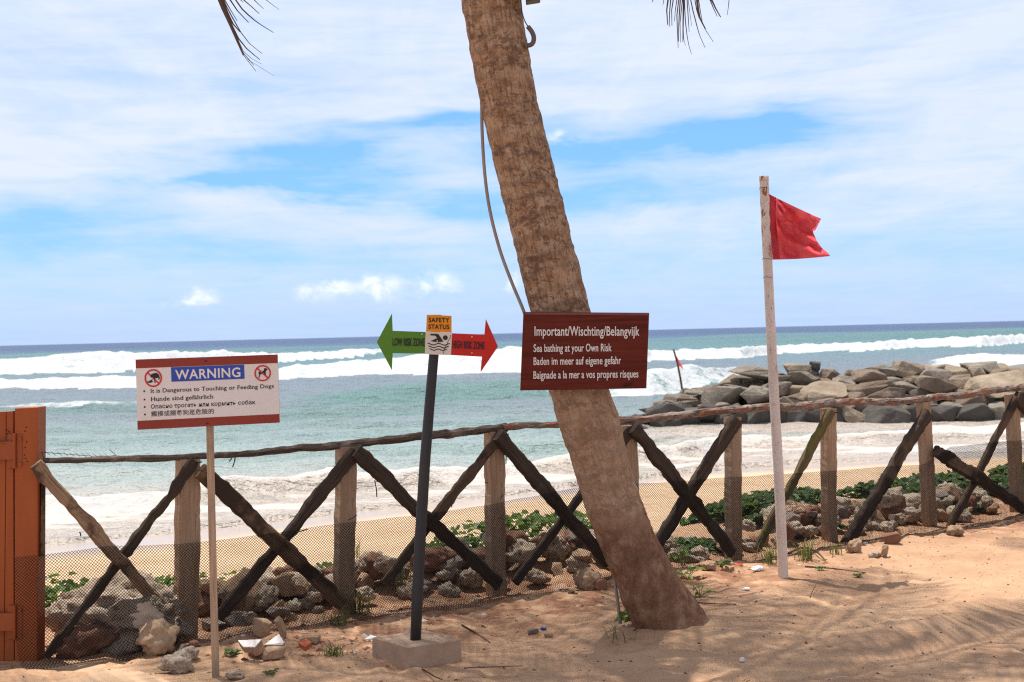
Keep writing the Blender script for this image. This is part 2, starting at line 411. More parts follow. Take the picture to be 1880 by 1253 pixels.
def trunk_mat():
    m, N = new_mat('palm_bark'); tc = N.n('ShaderNodeTexCoord'); uv = tc.outputs['UV']; ob = tc.outputs['Object']
    base = N.ramp(N.noise(ob, 9, 6, .68), [(0.30, (0.22, 0.122, 0.068)), (0.5, (0.38, 0.225, 0.130)), (0.72, (0.54, 0.375, 0.245))])
    # lichen plates: voronoi cells
    dv = N.n('ShaderNodeVectorMath', operation='ADD'); N.l(ob, dv.inputs[0])
    nc = N.n('ShaderNodeTexNoise'); N.l(ob, nc.inputs['Vector']); nc.inputs['Scale'].default_value = 22; nc.inputs['Detail'].default_value = 4
    sc = N.n('ShaderNodeVectorMath', operation='SCALE'); N.l(nc.outputs[1], sc.inputs[0]); sc.inputs['Scale'].default_value = .07
    N.l(sc.outputs[0], dv.inputs[1])
    cell = N.vor(dv.outputs[0], 48, 'F1', 1)
    sepc = N.n('ShaderNodeSeparateColor'); N.l(cell, sepc.inputs[0])
    edge = N.vor(dv.outputs[0], 48, 'DISTANCE_TO_EDGE', 0)
    plate = N.math('MULTIPLY', N.sstep(sepc.outputs[0], .45, .75), N.sstep(edge, .02, .14))
    base = N.mix(N.math('MULTIPLY', plate, .55), base, (0.50, 0.345, 0.23))
    dark = N.math('MULTIPLY', N.sstep(N.math('ADD', N.noise(N.mapping(ob, (1, 1, 1.5)), 26, 7, .78), N.math('MULTIPLY', N.math('SUBTRACT', N.noise(N.mapping(ob, (.35, .35, 1)), 11, 3, .5), .5), .35)), .51, .57), .7)
    base = N.mix(dark, base, (0.115, 0.062, 0.040))
    base = N.mix(N.math('MULTIPLY', N.sstep(N.noise(N.mapping(ob, (1, 1, 1), (4, 2, 7)), 13, 4, .6), .62, .72), .7), base, (0.38, 0.17, 0.06))
    base = N.mix(N.math('MULTIPLY', N.sstep(N.noise(N.mapping(ob, (1, 1, .8), (3, 8, 1)), 15, 6, .72), .54, .62), .6), base, (0.52, 0.40, 0.29))
    # ring scars
    w = N.n('ShaderNodeTexWave', wave_type='BANDS', bands_direction='Y'); N.l(uv, w.inputs[0]); w.inputs['Scale'].default_value = 3.2
    w.inputs['Distortion'].default_value = 5.5; w.inputs['Detail'].default_value = 4; w.inputs['Detail Scale'].default_value = 1.6
    base = N.mix(N.math('MULTIPLY', N.sstep(w.outputs[1], .62, .95), .28), base, (0.095, 0.055, 0.04))
    # vertical fibres
    fib = N.noise(N.mapping(uv, (60, 7, 1)), 1.0, 5, .6)
    base = N.mix(N.math('MULTIPLY', N.sstep(fib, .50, .62), .5), base, (0.13, 0.07, 0.04))
    sep = N.n('ShaderNodeSeparateXYZ'); N.l(ob, sep.inputs[0]); z = sep.outputs[2]; xx = sep.outputs[0]
    # lower trunk: darker reddish zone with a ragged upper edge
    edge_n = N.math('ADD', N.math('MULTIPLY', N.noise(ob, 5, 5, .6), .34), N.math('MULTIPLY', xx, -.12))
    low_zone = N.math('MULTIPLY', N.sstep(N.math('SUBTRACT', z, edge_n), .43, .40), .92)
    low_col = N.ramp(N.noise(N.mapping(ob, (1, 1, .6)), 17, 7, .74), [(0.3, (0.10, 0.048, 0.030)), (.5, (0.215, 0.105, 0.060)), (.68, (0.36, 0.225, 0.145))])
    base = N.mix(low_zone, base, low_col)
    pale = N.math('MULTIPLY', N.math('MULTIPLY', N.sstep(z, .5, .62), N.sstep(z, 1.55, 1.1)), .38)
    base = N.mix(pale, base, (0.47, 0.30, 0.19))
    # long rust-red scar
    cx = N.math('ADD', N.math('MULTIPLY', z, -.235), .040)
    sx = N.math('ABSOLUTE', N.math('SUBTRACT', N.math('ADD', xx, N.math('MULTIPLY', N.math('SUBTRACT', N.noise(ob, 9, 4, .6), .5), .05)), cx))
    front = N.sstep(sep.outputs[1], .02, -.05)
    scar = N.math('MULTIPLY', N.math('MULTIPLY', N.sstep(sx, .036, .012), N.math('MULTIPLY', N.sstep(z, .42, .58), N.sstep(z, 1.06, .98))), front)
    base = N.mix(scar, base, N.ramp(N.noise(ob, 16, 5, .6), [(.35, (0.06, 0.022, 0.014)), (.6, (0.24, 0.062, 0.018))]))
    N.l(base, N.b.inputs['Base Color']); N.b.inputs['Roughness'].default_value = .9; N.b.inputs['Specular IOR Level'].default_value = .15
    b1 = N.bump(N.math('MULTIPLY', w.outputs[1], -1.0), .35, .012)
    b2 = N.bump(N.noise(ob, 55, 7, .7), .8, .012, b1)
    b3 = N.bump(N.math('MULTIPLY', plate, 1.0), .35, .006, b2)
    N.l(b3, N.b.inputs['Normal'])
    return m
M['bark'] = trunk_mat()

def board_mat():
    m, N = new_mat('stained_board'); tc = N.n('ShaderNodeTexCoord'); ob = tc.outputs['Object']
    g = N.noise(N.mapping(ob, (2.2, 2.2, 46)), 1.0, 6, .6, .6)
    c = N.ramp(g, [(0.3, (0.085, 0.012, 0.007)), (.7, (0.165, 0.027, 0.013))])
    k = N.noise(N.mapping(ob, (7, 7, 14)), 1.0, 3, .5)
    c = N.mix(N.math('MULTIPLY', N.sstep(k, .64, .74), .8), c, (0.035, 0.010, 0.008))
    N.l(c, N.b.inputs['Base Color']); N.b.inputs['Roughness'].default_value = .6; N.b.inputs['Specular IOR Level'].default_value = .15
    N.l(N.bump(g, .15, .002), N.b.inputs['Normal'])
    return m
M['board_wood'] = board_mat()
M['board_edge'] = simple('board_edge', (0.16, 0.045, 0.035), (0.22, 0.065, 0.05), 8, .5, .2)

def bark_rail():
    m, N = new_mat('bark_rail'); tc = N.n('ShaderNodeTexCoord'); uv = tc.outputs['UV']
    n = N.noise(N.mapping(uv, (26, 9, 1), (0, 0, 0), (0, 0, .7)), 1.0, 6, .68, 1.2)
    c = N.ramp(n, [(.34, (0.05, 0.033, 0.028)), (.5, (0.21, 0.15, 0.12)), (.68, (0.40, 0.32, 0.27))])
    r = N.noise(tc.outputs['Object'], 9, 4, .6)
    sep = N.n('ShaderNodeSeparateXYZ'); g = N.n('ShaderNodeNewGeometry'); N.l(g.outputs['Normal'], sep.inputs[0])
    c = N.mix(N.math('MULTIPLY', N.sstep(r, .5, .62), .7), c, (0.25, 0.085, 0.035))
    N.l(c, N.b.inputs['Base Color']); N.b.inputs['Roughness'].default_value = .9
    N.l(N.bump(n, .9, .012), N.b.inputs['Normal'])
    return m
M['bark_rail'] = bark_rail()

def pole_mat():
    m, N = new_mat('white_pole'); tc = N.n('ShaderNodeTexCoord'); ob = tc.outputs['Object']
    c = N.ramp(N.noise(ob, 5, 5, .6), [(.35, (0.66, 0.54, 0.46)), (.65, (0.76, 0.65, 0.57))])
    c = N.mix(N.math('MULTIPLY', N.sstep(N.noise(ob, 90, 4, .7), .56, .66), .6), c, (0.36, 0.24, 0.17))
    sep = N.n('ShaderNodeSeparateXYZ'); N.l(ob, sep.inputs[0])
    rz = N.math('ADD', .56, N.math('MULTIPLY', N.sstep(sep.outputs[2], 1.9, 2.55), -.09))
    rust = N.noise(N.mapping(ob, (1, 1, .4)), 30, 5, .65)
    rr = N.math('SUBTRACT', rust, rz)
    c = N.mix(N.math('MULTIPLY', N.sstep(rr, .04, .10), N.sstep(sep.outputs[2], .3, 2.3)), c, (0.30, 0.115, 0.035))
    N.l(c, N.b.inputs['Base Color']); N.b.inputs['Roughness'].default_value = .75
    N.l(N.bump(N.noise(ob, 110, 4, .6), .9, .006), N.b.inputs['Normal'])
    return m
M['white_pole'] = pole_mat()

def flag_mat(name='red_cloth', tr=.55):
    m, N = new_mat(name); tc = N.n('ShaderNodeTexCoord')
    c = N.ramp(N.noise(tc.outputs['Object'], 14, 5, .6), [(.3, (0.49, 0.055, 0.066)), (.7, (0.57, 0.078, 0.09))])
    N.l(c, N.b.inputs['Base Color']); N.b.inputs['Roughness'].default_value = .85; N.b.inputs['Specular IOR Level'].default_value = .1
    t = N.n('ShaderNodeBsdfTranslucent'); N.l(N.mix(1.0, c, (1.5, 1.9, 1.9), 'MULTIPLY'), t.inputs[0])
    mx = N.n('ShaderNodeMixShader'); mx.inputs[0].default_value = tr
    N.l(N.b.outputs[0], mx.inputs[1]); N.l(t.outputs[0], mx.inputs[2]); N.l(mx.outputs[0], N.out.inputs[0])
    wv = N.noise(N.mapping(tc.outputs['Object'], (300, 300, 300)), 1, 2, .5)
    N.l(N.bump(wv, .2, .001), N.b.inputs['Normal'])
    return m
M['flag'] = flag_mat(tr=.6); M['hem'] = flag_mat('red_hem', .25)

def rock_mat(name, a, b, c3, scale=2.0, pit=.0, bd=.05):
    m, N = new_mat(name); tc = N.n('ShaderNodeTexCoord'); ob = tc.outputs['Object']
    oi = N.n('ShaderNodeObjectInfo')
    off = N.n('ShaderNodeVectorMath', operation='ADD'); N.l(ob, off.inputs[0])
    cb = N.n('ShaderNodeCombineXYZ'); N.l(N.math('MULTIPLY', oi.outputs['Random'], 37.0), cb.inputs[0]); N.l(cb.outputs[0], off.inputs[1])
    v = off.outputs[0]
    c = N.ramp(N.noise(v, scale, 7, .65), [(.3, a), (.55, b), (.75, c3)])
    c = N.mix(N.math('MULTIPLY', oi.outputs['Random'], .45), c, tuple(x * .62 for x in b))
    if pit:
        pv = N.vor(v, pit, 'F1', 0)
        c = N.mix(N.math('MULTIPLY', N.sstep(pv, .30, .10), .7), c, tuple(x * .3 for x in a))
    N.l(c, N.b.inputs['Base Color']); N.b.inputs['Roughness'].default_value = .9; N.b.inputs['Specular IOR Level'].default_value = .2
    h = N.noise(v, scale * 4, 8, .7)
    nb = N.bump(h, .8, bd)
    if pit: nb = N.bump(pv, .7, bd * .6, nb)
    N.l(nb, N.b.inputs['Normal'])
    return m
M['rock_grey'] = rock_mat('rock_grey', (0.135, 0.110, 0.088), (0.26, 0.222, 0.18), (0.39, 0.34, 0.28), 1.8, 0, .10)
M['rock_brown'] = rock_mat('rock_brown', (0.13, 0.095, 0.070), (0.25, 0.188, 0.138), (0.37, 0.285, 0.21), 1.8, 0, .10)
M['rock_tan'] = rock_mat('rock_tan', (0.21, 0.158, 0.112), (0.34, 0.268, 0.195), (0.45, 0.365, 0.27), 1.8, 0, .10)
M['rock_wet'] = rock_mat('rock_wet', (0.055, 0.048, 0.043), (0.105, 0.094, 0.083), (0.15, 0.135, 0.12), 1.4, 0, .10)
M['coral'] = rock_mat('coral_stone', (0.30, 0.22, 0.16), (0.48, 0.38, 0.29), (0.62, 0.53, 0.44), 7, 17, .02)
M['stone_tan'] = rock_mat('stone_tan', (0.30, 0.19, 0.115), (0.42, 0.28, 0.18), (0.52, 0.37, 0.25), 9, 0, .012)
M['stone_red'] = rock_mat('stone_red', (0.16, 0.075, 0.05), (0.26, 0.13, 0.085), (0.36, 0.21, 0.14), 8, 0, .012)
M['stone_grey'] = rock_mat('stone_grey', (0.15, 0.12, 0.10), (0.27, 0.22, 0.185), (0.38, 0.32, 0.27), 8, 0, .012)
M['tile_white'] = simple('tile_white', (0.66, 0.60, 0.56), (0.74, 0.68, 0.64), 6, .35, .05)
M['brick'] = simple('brick', (0.36, 0.085, 0.04), (0.42, 0.12, 0.06), 12, .9, .5, .004, 70)
M['litter_white'] = simple('litter_white', (0.68, 0.66, 0.66), (0.76, 0.74, 0.74), 12, .5, .3)

# ------------------------------------------------------------------ ground: one sheet of sand
SL = -1.30
def dS(x, y):
    rx = x - FA.x; ry = y - FA.y
    return FN.x * rx + FN.y * ry, FD.x * rx + FD.y * ry
G_PALM = (.86, 7.42)
def front_Y(px):      # where the last thin sheet of water ends on the sand
    return np.interp(px, [-600, 100, 300, 500, 960, 1300, 1700, 2300], [20.0, 20.4, 21.0, 22.4, 25.6, 29.3, 29.8, 31.0])
_r = random.Random(77)
DENTS = [(_r.uniform(-2.6, 4.6), _r.uniform(6.2, 10.5), _r.uniform(0, 3.14), _r.uniform(.09, .15), _r.uniform(.04, .06), _r.uniform(.012, .026)) for _ in range(120)]
def dents(x, y):      # old footprints
    t = np.zeros_like(x)
    for (a, b, th, la, lb, dp) in DENTS:
        u = ((x - a) * math.cos(th) + (y - b) * math.sin(th)) / la; v = (-(x - a) * math.sin(th) + (y - b) * math.cos(th)) / lb
        r2 = u * u + v * v
        t = t + dp * (np.exp(-r2) - .45 * np.exp(-((np.sqrt(r2) - 1.6) / .5) ** 2))
    return t
def height(x, y):
    x = np.asarray(x, float); y = np.asarray(y, float)
    d, s = dS(x, y)
    h = -0.95 * sm(0.7, 6.5, d) - 0.05 * np.maximum(d - 6, 0)
    h = np.maximum(h, -4.0)
    h = h + 0.12 * np.exp(-((d - 1.05) / 0.45) ** 2) * sm(4.2, 6.2, s) + 0.06 * np.exp(-((d - .7) / .4) ** 2) * sm(4.4, 3.4, s)
    near = 1 - sm(1.5, 4.0, d)
    h = h + near * (0.055 * (fbm(x * .9, y * .9, 3, 5) - .5) + 0.030 * (fbm(x * 3.1, y * 3.1, 3, 9) - .5) + 0.026 * (fbm(x * 9, y * 9, 4, 2) - .5)) - near * dents(x, y)
    h = h + (1 - near) * 0.05 * (fbm(x * .5, y * .5, 4, 15) - .5)
    h = h + .045 * np.exp(-(((x - G_PALM[0]) / .34) ** 2 + ((y - G_PALM[1]) / .30) ** 2)) * (.6 + .8 * fbm(x * 6, y * 6, 2, 8))
    h = h + .04 * np.exp(-((d - .38) / .26) ** 2) * (.5 + fbm(s * 1.3, d * 3, 3, 61))
    # heaped edge where soil meets the fence foot
    h = h + 0.045 * np.exp(-((d + .25) / .25) ** 2) * (fbm(s * 2.0, d * 2, 3, 33))
    return h
def hgt(x, y): return float(height(x, y))

def grid_object(name, X, Y, Z, mat, attrs=None, smooth=True):
    ny, nx = X.shape
    me = bpy.data.meshes.new(name)
    me.vertices.add(nx * ny); co = np.stack([X, Y, Z], -1).reshape(-1, 3).astype(np.float32)
    me.vertices.foreach_set('co', co.ravel())
    i = np.arange(ny - 1)[:, None] * nx + np.arange(nx - 1)[None, :]
    q = np.stack([i, i + 1, i + nx + 1, i + nx], -1).reshape(-1, 4).astype(np.int32)
    nf = len(q)
    me.loops.add(nf * 4); me.loops.foreach_set('vertex_index', q.ravel())
    me.polygons.add(nf); me.polygons.foreach_set('loop_start', np.arange(nf, dtype=np.int32) * 4)
    me.polygons.foreach_set('use_smooth', np.ones(nf, bool))
    me.update(calc_edges=True)
    for k, a in (attrs or {}).items():
        at = me.attributes.new(k, 'FLOAT', 'POINT'); at.data.foreach_set('value', a.ravel().astype(np.float32))
    me.materials.append(mat)
    o = bpy.data.objects.new(name, me); COL.objects.link(o)
    return o

def sand_mat():
    m, N = new_mat('sand'); g = N.n('ShaderNodeNewGeometry'); p = g.outputs['Position']
    aw = N.n('ShaderNodeAttribute', attribute_name='wet').outputs['Fac']
    ab = N.n('ShaderNodeAttribute', attribute_name='beach').outputs['Fac']
    asoil = N.n('ShaderNodeAttribute', attribute_name='soil').outputs['Fac']
    near = N.ramp(N.noise(p, 1.7, 6, .62), [(.32, (0.405, 0.235, 0.140)), (.68, (0.52, 0.33, 0.20))])
    near = N.mix(N.math('MULTIPLY', N.sstep(N.noise(p, 16, 5, .7), .52, .68), .35), near, (0.30, 0.160, 0.095))
    soil = N.ramp(N.noise(p, 14, 6, .65), [(.35, (0.19, 0.082, 0.045)), (.65, (0.33, 0.165, 0.095))])
    sf = N.math('MULTIPLY', asoil, N.sstep(N.noise(p, 5, 5, .65), .36, .58))
    near = N.mix(sf, near, soil)
    near = N.mix(N.math('MULTIPLY', N.sstep(N.noise(p, 85, 4, .7), .63, .70), .6), near, (0.13, 0.065, 0.042))
    beach = N.ramp(N.noise(p, .9, 6, .6), [(.3, (0.52, 0.345, 0.205)), (.7, (0.63, 0.445, 0.285))])
    beach = N.mix(N.math('MULTIPLY', N.sstep(N.noise(p, 7, 5, .65), .55, .66), .35), beach, (0.40, 0.245, 0.14))
    c = N.mix(ab, near, beach)
    c = N.mix(N.math('MULTIPLY', aw, .85), c, (0.36, 0.295, 0.25))
    N.l(c, N.b.inputs['Base Color'])
    N.l(N.math('SUBTRACT', .95, N.math('MULTIPLY', aw, .75)), N.b.inputs['Roughness'])
    N.b.inputs['Specular IOR Level'].default_value = .3
    dry = N.math('SUBTRACT', 1.0, aw)
    b1 = N.bump(N.math('MULTIPLY', N.noise(p, 7, 6, .6), dry), .7, .055)
    b2 = N.bump(N.math('MULTIPLY', N.noise(p, 40, 5, .65), dry), .55, .018, b1)
    N.l(b2, N.b.inputs['Normal'])
    return m
xs = np.concatenate([np.linspace(-90, -8, 40), np.linspace(-7.8, -4.1, 30), np.arange(-4, 6.5, .031), np.linspace(6.6, 16, 80), np.linspace(17, 90, 40)])
ys = np.concatenate([np.linspace(-25, 5.5, 45), np.arange(5.6, 12.4, .031), np.linspace(12.45, 34, 190), np.linspace(34.5, 75, 40)])
XX, YY = np.meshgrid(xs, ys)
ZZ = height(XX, YY)
dd, ss = dS(XX, YY)
pxx = CX + F * XX / np.maximum(YY, 1)
wl = front_Y(pxx) + .5 * (fbm(XX * .5, YY * .15, 3, 41) - .5)
wet = np.where(YY > 14, 1 - sm(.6, 2.6, wl - YY), 0)
soil = np.exp(-((dd + .55) / .55) ** 2) * (1 - sm(4.0, 6.0, ss)) * sm(.8, 1.8, ss) + .6 * np.exp(-((dd - .2) / .5) ** 2) + .7 * np.exp(-((dd + .35) / .3) ** 2) * sm(6, 7, ss)
ground = grid_object('sand_ground', XX, YY, ZZ, sand_mat(), {'wet': wet, 'beach': sm(1.2, 2.6, dd), 'soil': np.clip(soil, 0, 1)})
def hgt(x, y):        # quick look-up in the finished ground sheet
    i = min(max(int(np.searchsorted(xs, x)) - 1, 0), len(xs) - 2); j = min(max(int(np.searchsorted(ys, y)) - 1, 0), len(ys) - 2)
    a = (x - xs[i]) / (xs[i + 1] - xs[i]); b = (y - ys[j]) / (ys[j + 1] - ys[j])
    return float((ZZ[j, i] * (1 - a) + ZZ[j, i + 1] * a) * (1 - b) + (ZZ[j + 1, i] * (1 - a) + ZZ[j + 1, i + 1] * a) * b)
tag(ground, 'orange brown sand running down to the pale beach', 'sand', kind='structure')

# ------------------------------------------------------------------ sea: one sheet with modelled breakers
def sea_mat():
    m, N = new_mat('sea_water'); g = N.n('ShaderNodeNewGeometry'); p = g.outputs['Position']
    sep = N.n('ShaderNodeSeparateXYZ'); N.l(p, sep.inputs[0])
    fo = N.n('ShaderNodeAttribute', attribute_name='foam').outputs['Fac']
    gr = N.n('ShaderNodeAttribute', attribute_name='green').outputs['Fac']
    sd = N.n('ShaderNodeAttribute', attribute_name='shore').outputs['Fac']     # 0 out at sea .. 1 at the sand
    lg = N.math('LOGARITHM', N.math('MAXIMUM', sep.outputs[1], 10.0), 10.0)       # 1 .. 4.5
    t = N.math('DIVIDE', N.math('SUBTRACT', lg, 1.2), 2.2)
    c = N.ramp(t, [(0.0, (0.43, 0.40, 0.34)), (0.10, (0.36, 0.385, 0.345)), (0.17, (0.25, 0.315, 0.30)), (0.25, (0.155, 0.20, 0.215)), (0.38, (0.14, 0.18, 0.215)),
                   (0.45, (0.095, 0.185, 0.205)), (0.55, (0.078, 0.175, 0.198)), (0.66, (0.036, 0.10, 0.17)), (0.78, (0.018, 0.048, 0.125))])
    c = N.mix(sd, c, (0.43, 0.365, 0.31))
    c = N.mix(N.math('MULTIPLY', gr, .8), c, (0.085, 0.20, 0.178))
    mv = N.mapping(p, (.22, .55, .5))
    chop = N.noise(mv, 1.0, 6, .62)
    rip = N.noise(N.mapping(p, (.9, 1.6, 1), (5, 2, 0)), 1.0, 6, .68)
    c = N.mix(N.math('MULTIPLY', N.sstep(rip, .50, .68), .38), c, N.mix(1.0, c, (.55, .66, .72), 'MULTIPLY'))  # ripple facets that reflect less sky, painted as darker water colour
    # foam: broken up by noise
    f1 = N.noise(N.mapping(p, (1.0, .8, 1)), .55, 7, .66, .3); f2 = N.noise(p, 2.6, 6, .65, .6)
    lace = N.math('ADD', N.math('MULTIPLY', f1, .55), N.math('MULTIPLY', f2, .45))
    foam = N.sstep(N.math('ADD', fo, N.math('MULTIPLY', N.math('SUBTRACT', lace, .5), 1.9)), .30, .72)
    fc = N.mix(N.math('MULTIPLY', sd, .75), (0.52, 0.535, 0.55), (0.60, 0.525, 0.45))
    fc = N.mix(N.math('MULTIPLY', N.sstep(f1, .42, .62), .45), fc, (0.36, 0.39, 0.41))
    N.l(N.mix(foam, c, fc), N.b.inputs['Base Color'])
    N.l(N.math('ADD', .36, N.math('MULTIPLY', foam, .6)), N.b.inputs['Roughness'])
    N.b.inputs['IOR'].default_value = 1.33
    N.l(N.math('SUBTRACT', .5, N.math('MULTIPLY', foam, .4)), N.b.inputs['Specular IOR Level'])
    h1 = N.bump(chop, .9, .9)
    h2 = N.bump(N.noise(N.mapping(p, (1.0, 1.5, 1)), 1.0, 5, .66), 1.0, .55, h1)
    h3 = N.bump(N.math('ADD', f2, N.math('MULTIPLY', f1, 1.5)), .6, .30)
    mxn = N.n('ShaderNodeMix', data_type='VECTOR'); N.l(foam, mxn.inputs[0]); N.l(h2, mxn.inputs[4]); N.l(h3, mxn.inputs[5])
    N.l(mxn.outputs[1], N.b.inputs['Normal'])
    return m
off = np.concatenate([np.array([.18, .35, .7, 1.2, 1.8, 2.6]), np.arange(3.4, 30, .8), np.arange(30, 150, .62), np.arange(150, 440, 1.25)])[::-1]
Yr = F * (EYE - SL) / off
tn = np.linspace(-.62, .62, 860)
TT, SY = np.meshgrid(tn, Yr)
SX = TT * SY; SPX = CX + F * TT
def wave(Yb, H, L, rise=.14):
    q = (SY - Yb) / L
    up = sm(0, rise, q); dn = 1 - sm(rise, 1, q)
    return H * np.where(q < rise, up, dn), q
eta = np.zeros_like(SX); foam = np.zeros_like(SX); green = np.zeros_like(SX)
def ip(px, v): return np.interp(SPX, px, v)
lump = lambda sx, sy, sd: fbm(SX * sx, SY * sy, 4, sd)
# far outer swell lines (green faces)
for (Y0, H, L, sd) in ((250, 1.5, 26, 3), (330, 1.3, 34, 4), (190, .7, 22, 8)):
    e, q = wave(Y0 + 40 * (fbm(SX * .008, SX * 0, 3, sd) - .5), H * (.3 + 1.0 * fbm(SX * .012, SY * 0 + sd, 2, sd)), L, .3)
    eta += e; green = np.maximum(green, .8 * (q > 0) * (q < .55) * e / H)
# breaker A
pA = [-700, -150, 0, 60, 120, 200, 250, 310, 360, 510, 690, 900, 1000]
YA = 7490 / np.array([54, 54, 55, 55, 55, 54, 54, 52, 50, 43, 37, 36, 36])
HA = [1.4, 1.6, 1.6, 1.65, 1.9, 2.15, 1.95, 2.0, 1.8, 1.15, .75, .5, 0]
e, q = wave(ip(pA, YA) + 5 * (lump(.12, .02, 21) - .5), ip(pA, HA) * (.86 + .28 * lump(.35, .2, 12)), 16, .42)
fA = ((q > -.02) & (q < .9)) * ip([-900, 640, 760, 900], [1, 1, .6, 0]); eta += e; foam = np.maximum(foam, fA * (.80 - .22 * np.clip(q, 0, 1)))
green = np.maximum(green, ((q > .7) & (q < 2.2)) * .5 * ip([-900, 900, 1000], [1, 1, 0]))
# breaker B / C, the long white line
pB = [-700, 0, 240, 510, 690, 820, 960, 1100, 1195, 1290, 1360, 1430, 1480, 1590, 1690, 1800, 1880, 2300]
YB = 7490 / np.array([80, 80, 82, 74, 70, 72, 73, 66, 58, 58, 57, 50, 49, 49, 45, 46, 41, 38])
HB = [.5, .5, .55, .68, 1.1, 1.6, 1.9, 1.3, .9, .9, 1.0, .9, .9, .8, 1.0, 1.2, 1.1, 1.1]
LB = ip([-700, 510, 700, 960, 1195, 1880], [11, 11, 16, 20, 11, 12])
e, q = wave(ip(pB, YB) + 5 * (lump(.16, .02, 27) - .5), ip(pB, HB) * (.82 + .36 * lump(.4, .25, 15)), LB, .42)
eta += e; foam = np.maximum(foam, ((q > -.03) & (q < .95)) * (.80 - .24 * np.clip(q, 0, 1)))
foam = np.maximum(foam, np.clip(1 - (q - .9) / 1.2, 0, 1) * (q > .8) * .30 * ip([-900, 400, 800, 2300], [.3, .6, 1, 1]))
foam = np.maximum(foam, np.clip(1 + (q) / .8, 0, 1) * (q < 0) * .30)
green = np.maximum(green, ((q > 1.0) & (q < 4.5)) * ip([900, 1150, 2300], [0, .55, .45]))
# whitewash by the breakwater tip, and behind it
Yc = 7490 / ip([800, 1000, 1195, 1330, 1500], [116, 119, 121, 112, 108])
e, q = wave(Yc + 2 * (lump(.3, .05, 31) - .5), ip([860, 1000, 1150, 1400, 1520], [0, .3, .75, .7, 0]) * (.8 + .4 * lump(.7, .5, 17)), 9, .4)
eta += e; foam = np.maximum(foam, ((q > -.03) & (q < .95)) * ip([900, 1050, 1150, 1380, 1460], [0, .4, .68, .66, 0]))
e, q = wave(90 + 2 * (lump(.3, .05, 32) - .5), ip([1640, 1760, 2100], [0, .7, .7]), 10, .4)
eta += e; foam = np.maximum(foam, ((q > -.03) & (q < .95)) * ip([1660, 1760, 2100], [0, .9, .9]))
# unbroken green swell in the middle
Ys = 7490 / ip([200, 540, 760, 960, 1150], [122, 130, 126, 121, 120])
e, q = wave(Ys, ip([480, 640, 760, 900, 1100], [.0, .45, .68, .55, .3]), 13, .42)
eta += e; green = np.maximum(green, ((q > .0) & (q < .5)) * 1.0 * ip([500, 620, 1000], [0, 1, .8]))
e, q = wave(7490 / ip([200, 540, 960], [152, 148, 142]), ip([300, 480, 620, 800, 1000], [0, .26, .3, .2, 0]), 6, .45)
eta += e; green = np.maximum(green, ((q > .0) & (q < .55)) * .6 * ip([300, 480, 800, 1000], [0, 1, .8, 0]))
# small white cap at the left
e, q = wave(58.5 + 1.2 * (lump(.3, .05, 35) - .5), ip([-200, 60, 160, 260, 330], [.1, .35, .4, .3, 0]), 6, .4)
eta += e; foam = np.maximum(foam, ((q > .25) & (q < 1.3)) * ip([-200, 40, 150, 220, 300], [.15, .5, .55, .4, 0])); green = np.maximum(green, ((q > 0) & (q < .35)) * ip([-200, 100, 500], [.4, .6, 0]))
# low swell lines close in
for (a, b, hh, px_) in ((235, 215, .16, (-500, 2300)), (190, 180, .13, (-500, 2300)), (165, 168, .12, (-500, 2300))):
    e, q = wave(7490 / ip([-200, 1200], [a, b]) + 1.5 * (lump(.1, .02, int(a)) - .5), hh, 4, .4); eta += e
    green = np.maximum(green, .35 * (q > 0) * (q < .4))
# shore break D
fY = front_Y(SPX) + .9 * (fbm(SX * .55, SX * 0, 4, 41) - .5)
bY = ip([-600, 100, 300, 400, 560, 760, 960, 1180, 1300, 1700, 2300], [24.6, 24.9, 25.4, 26.6, 27.6, 27.2, 29.4, 31.2, 34.0, 36.0, 37])
q = (SY - fY) / (bY - fY)
crest = np.exp(-((q - .86) / .13) ** 2) * ip([-600, 80, 300, 420, 600, 960, 1300, 2300], [.15, .22, .26, .34, .34, .3, .28, .2]) * (.6 + .8 * lump(1.1, .9, 51))
eta += crest + np.where((q > 0) & (q < 1), .05 * lump(1.5, 1.2, 52), 0)
fd = np.where((q > .0) & (q < .98), .16 * sm(0, .2, q) + (.40 + .1 * sm(900, 1250, SPX)) * sm(.40, .62, lump(.22, 1.25, 53)) * sm(.05, .3, q) + .50 * sm(.70, .86, q), 0)
foam = np.maximum(foam, fd)
foam = np.maximum(foam, np.clip(1 - (q - 1) / .8, 0, 1) * (q >= .98) * .26)
shore = np.clip(1 - (q - .9) / 1.2, 0, 1) * .9
shore = np.maximum(shore, sm(1000, 1250, SPX) * (1 - sm(41, 46, SY)))
foam = np.maximum(foam, .27 * sm(1000, 1250, SPX) * (1 - sm(40, 44, SY)))
# chop
fade = 1 - sm(140, 260, SY)
eta += fade * ((.22 * (lump(.13, .30, 61) - .5) + .22 * (lump(.45, .9, 62) - .5)) * sm(1.0, 2.4, q) + .10 * (lump(1.4, 2.4, 63) - .5) * sm(.8, 1.6, q))
foam += .10 * (lump(.05, .3, 64) - .55) * (SY > 50)
eta += np.where(foam > .6, .22 * (lump(.9, .8, 71) - .5) * np.clip(SY / 60, .2, 1.6), 0)
Hg = height(SX, SY)
edge = Hg - .06 + .078 * sm(-.04, .06, q)
SZ = np.where(SY < 60, np.where(q > .06, np.maximum(SL + eta, Hg + .018), edge), SL + eta)
sea = grid_object('sea', SX, SY, SZ, sea_mat(), {'foam': np.clip(foam, 0, 1), 'green': np.clip(green, 0, 1), 'shore': np.clip(shore, 0, 1)})
tag(sea, 'turquoise sea with white breakers rolling to the beach', 'sea', kind='structure')

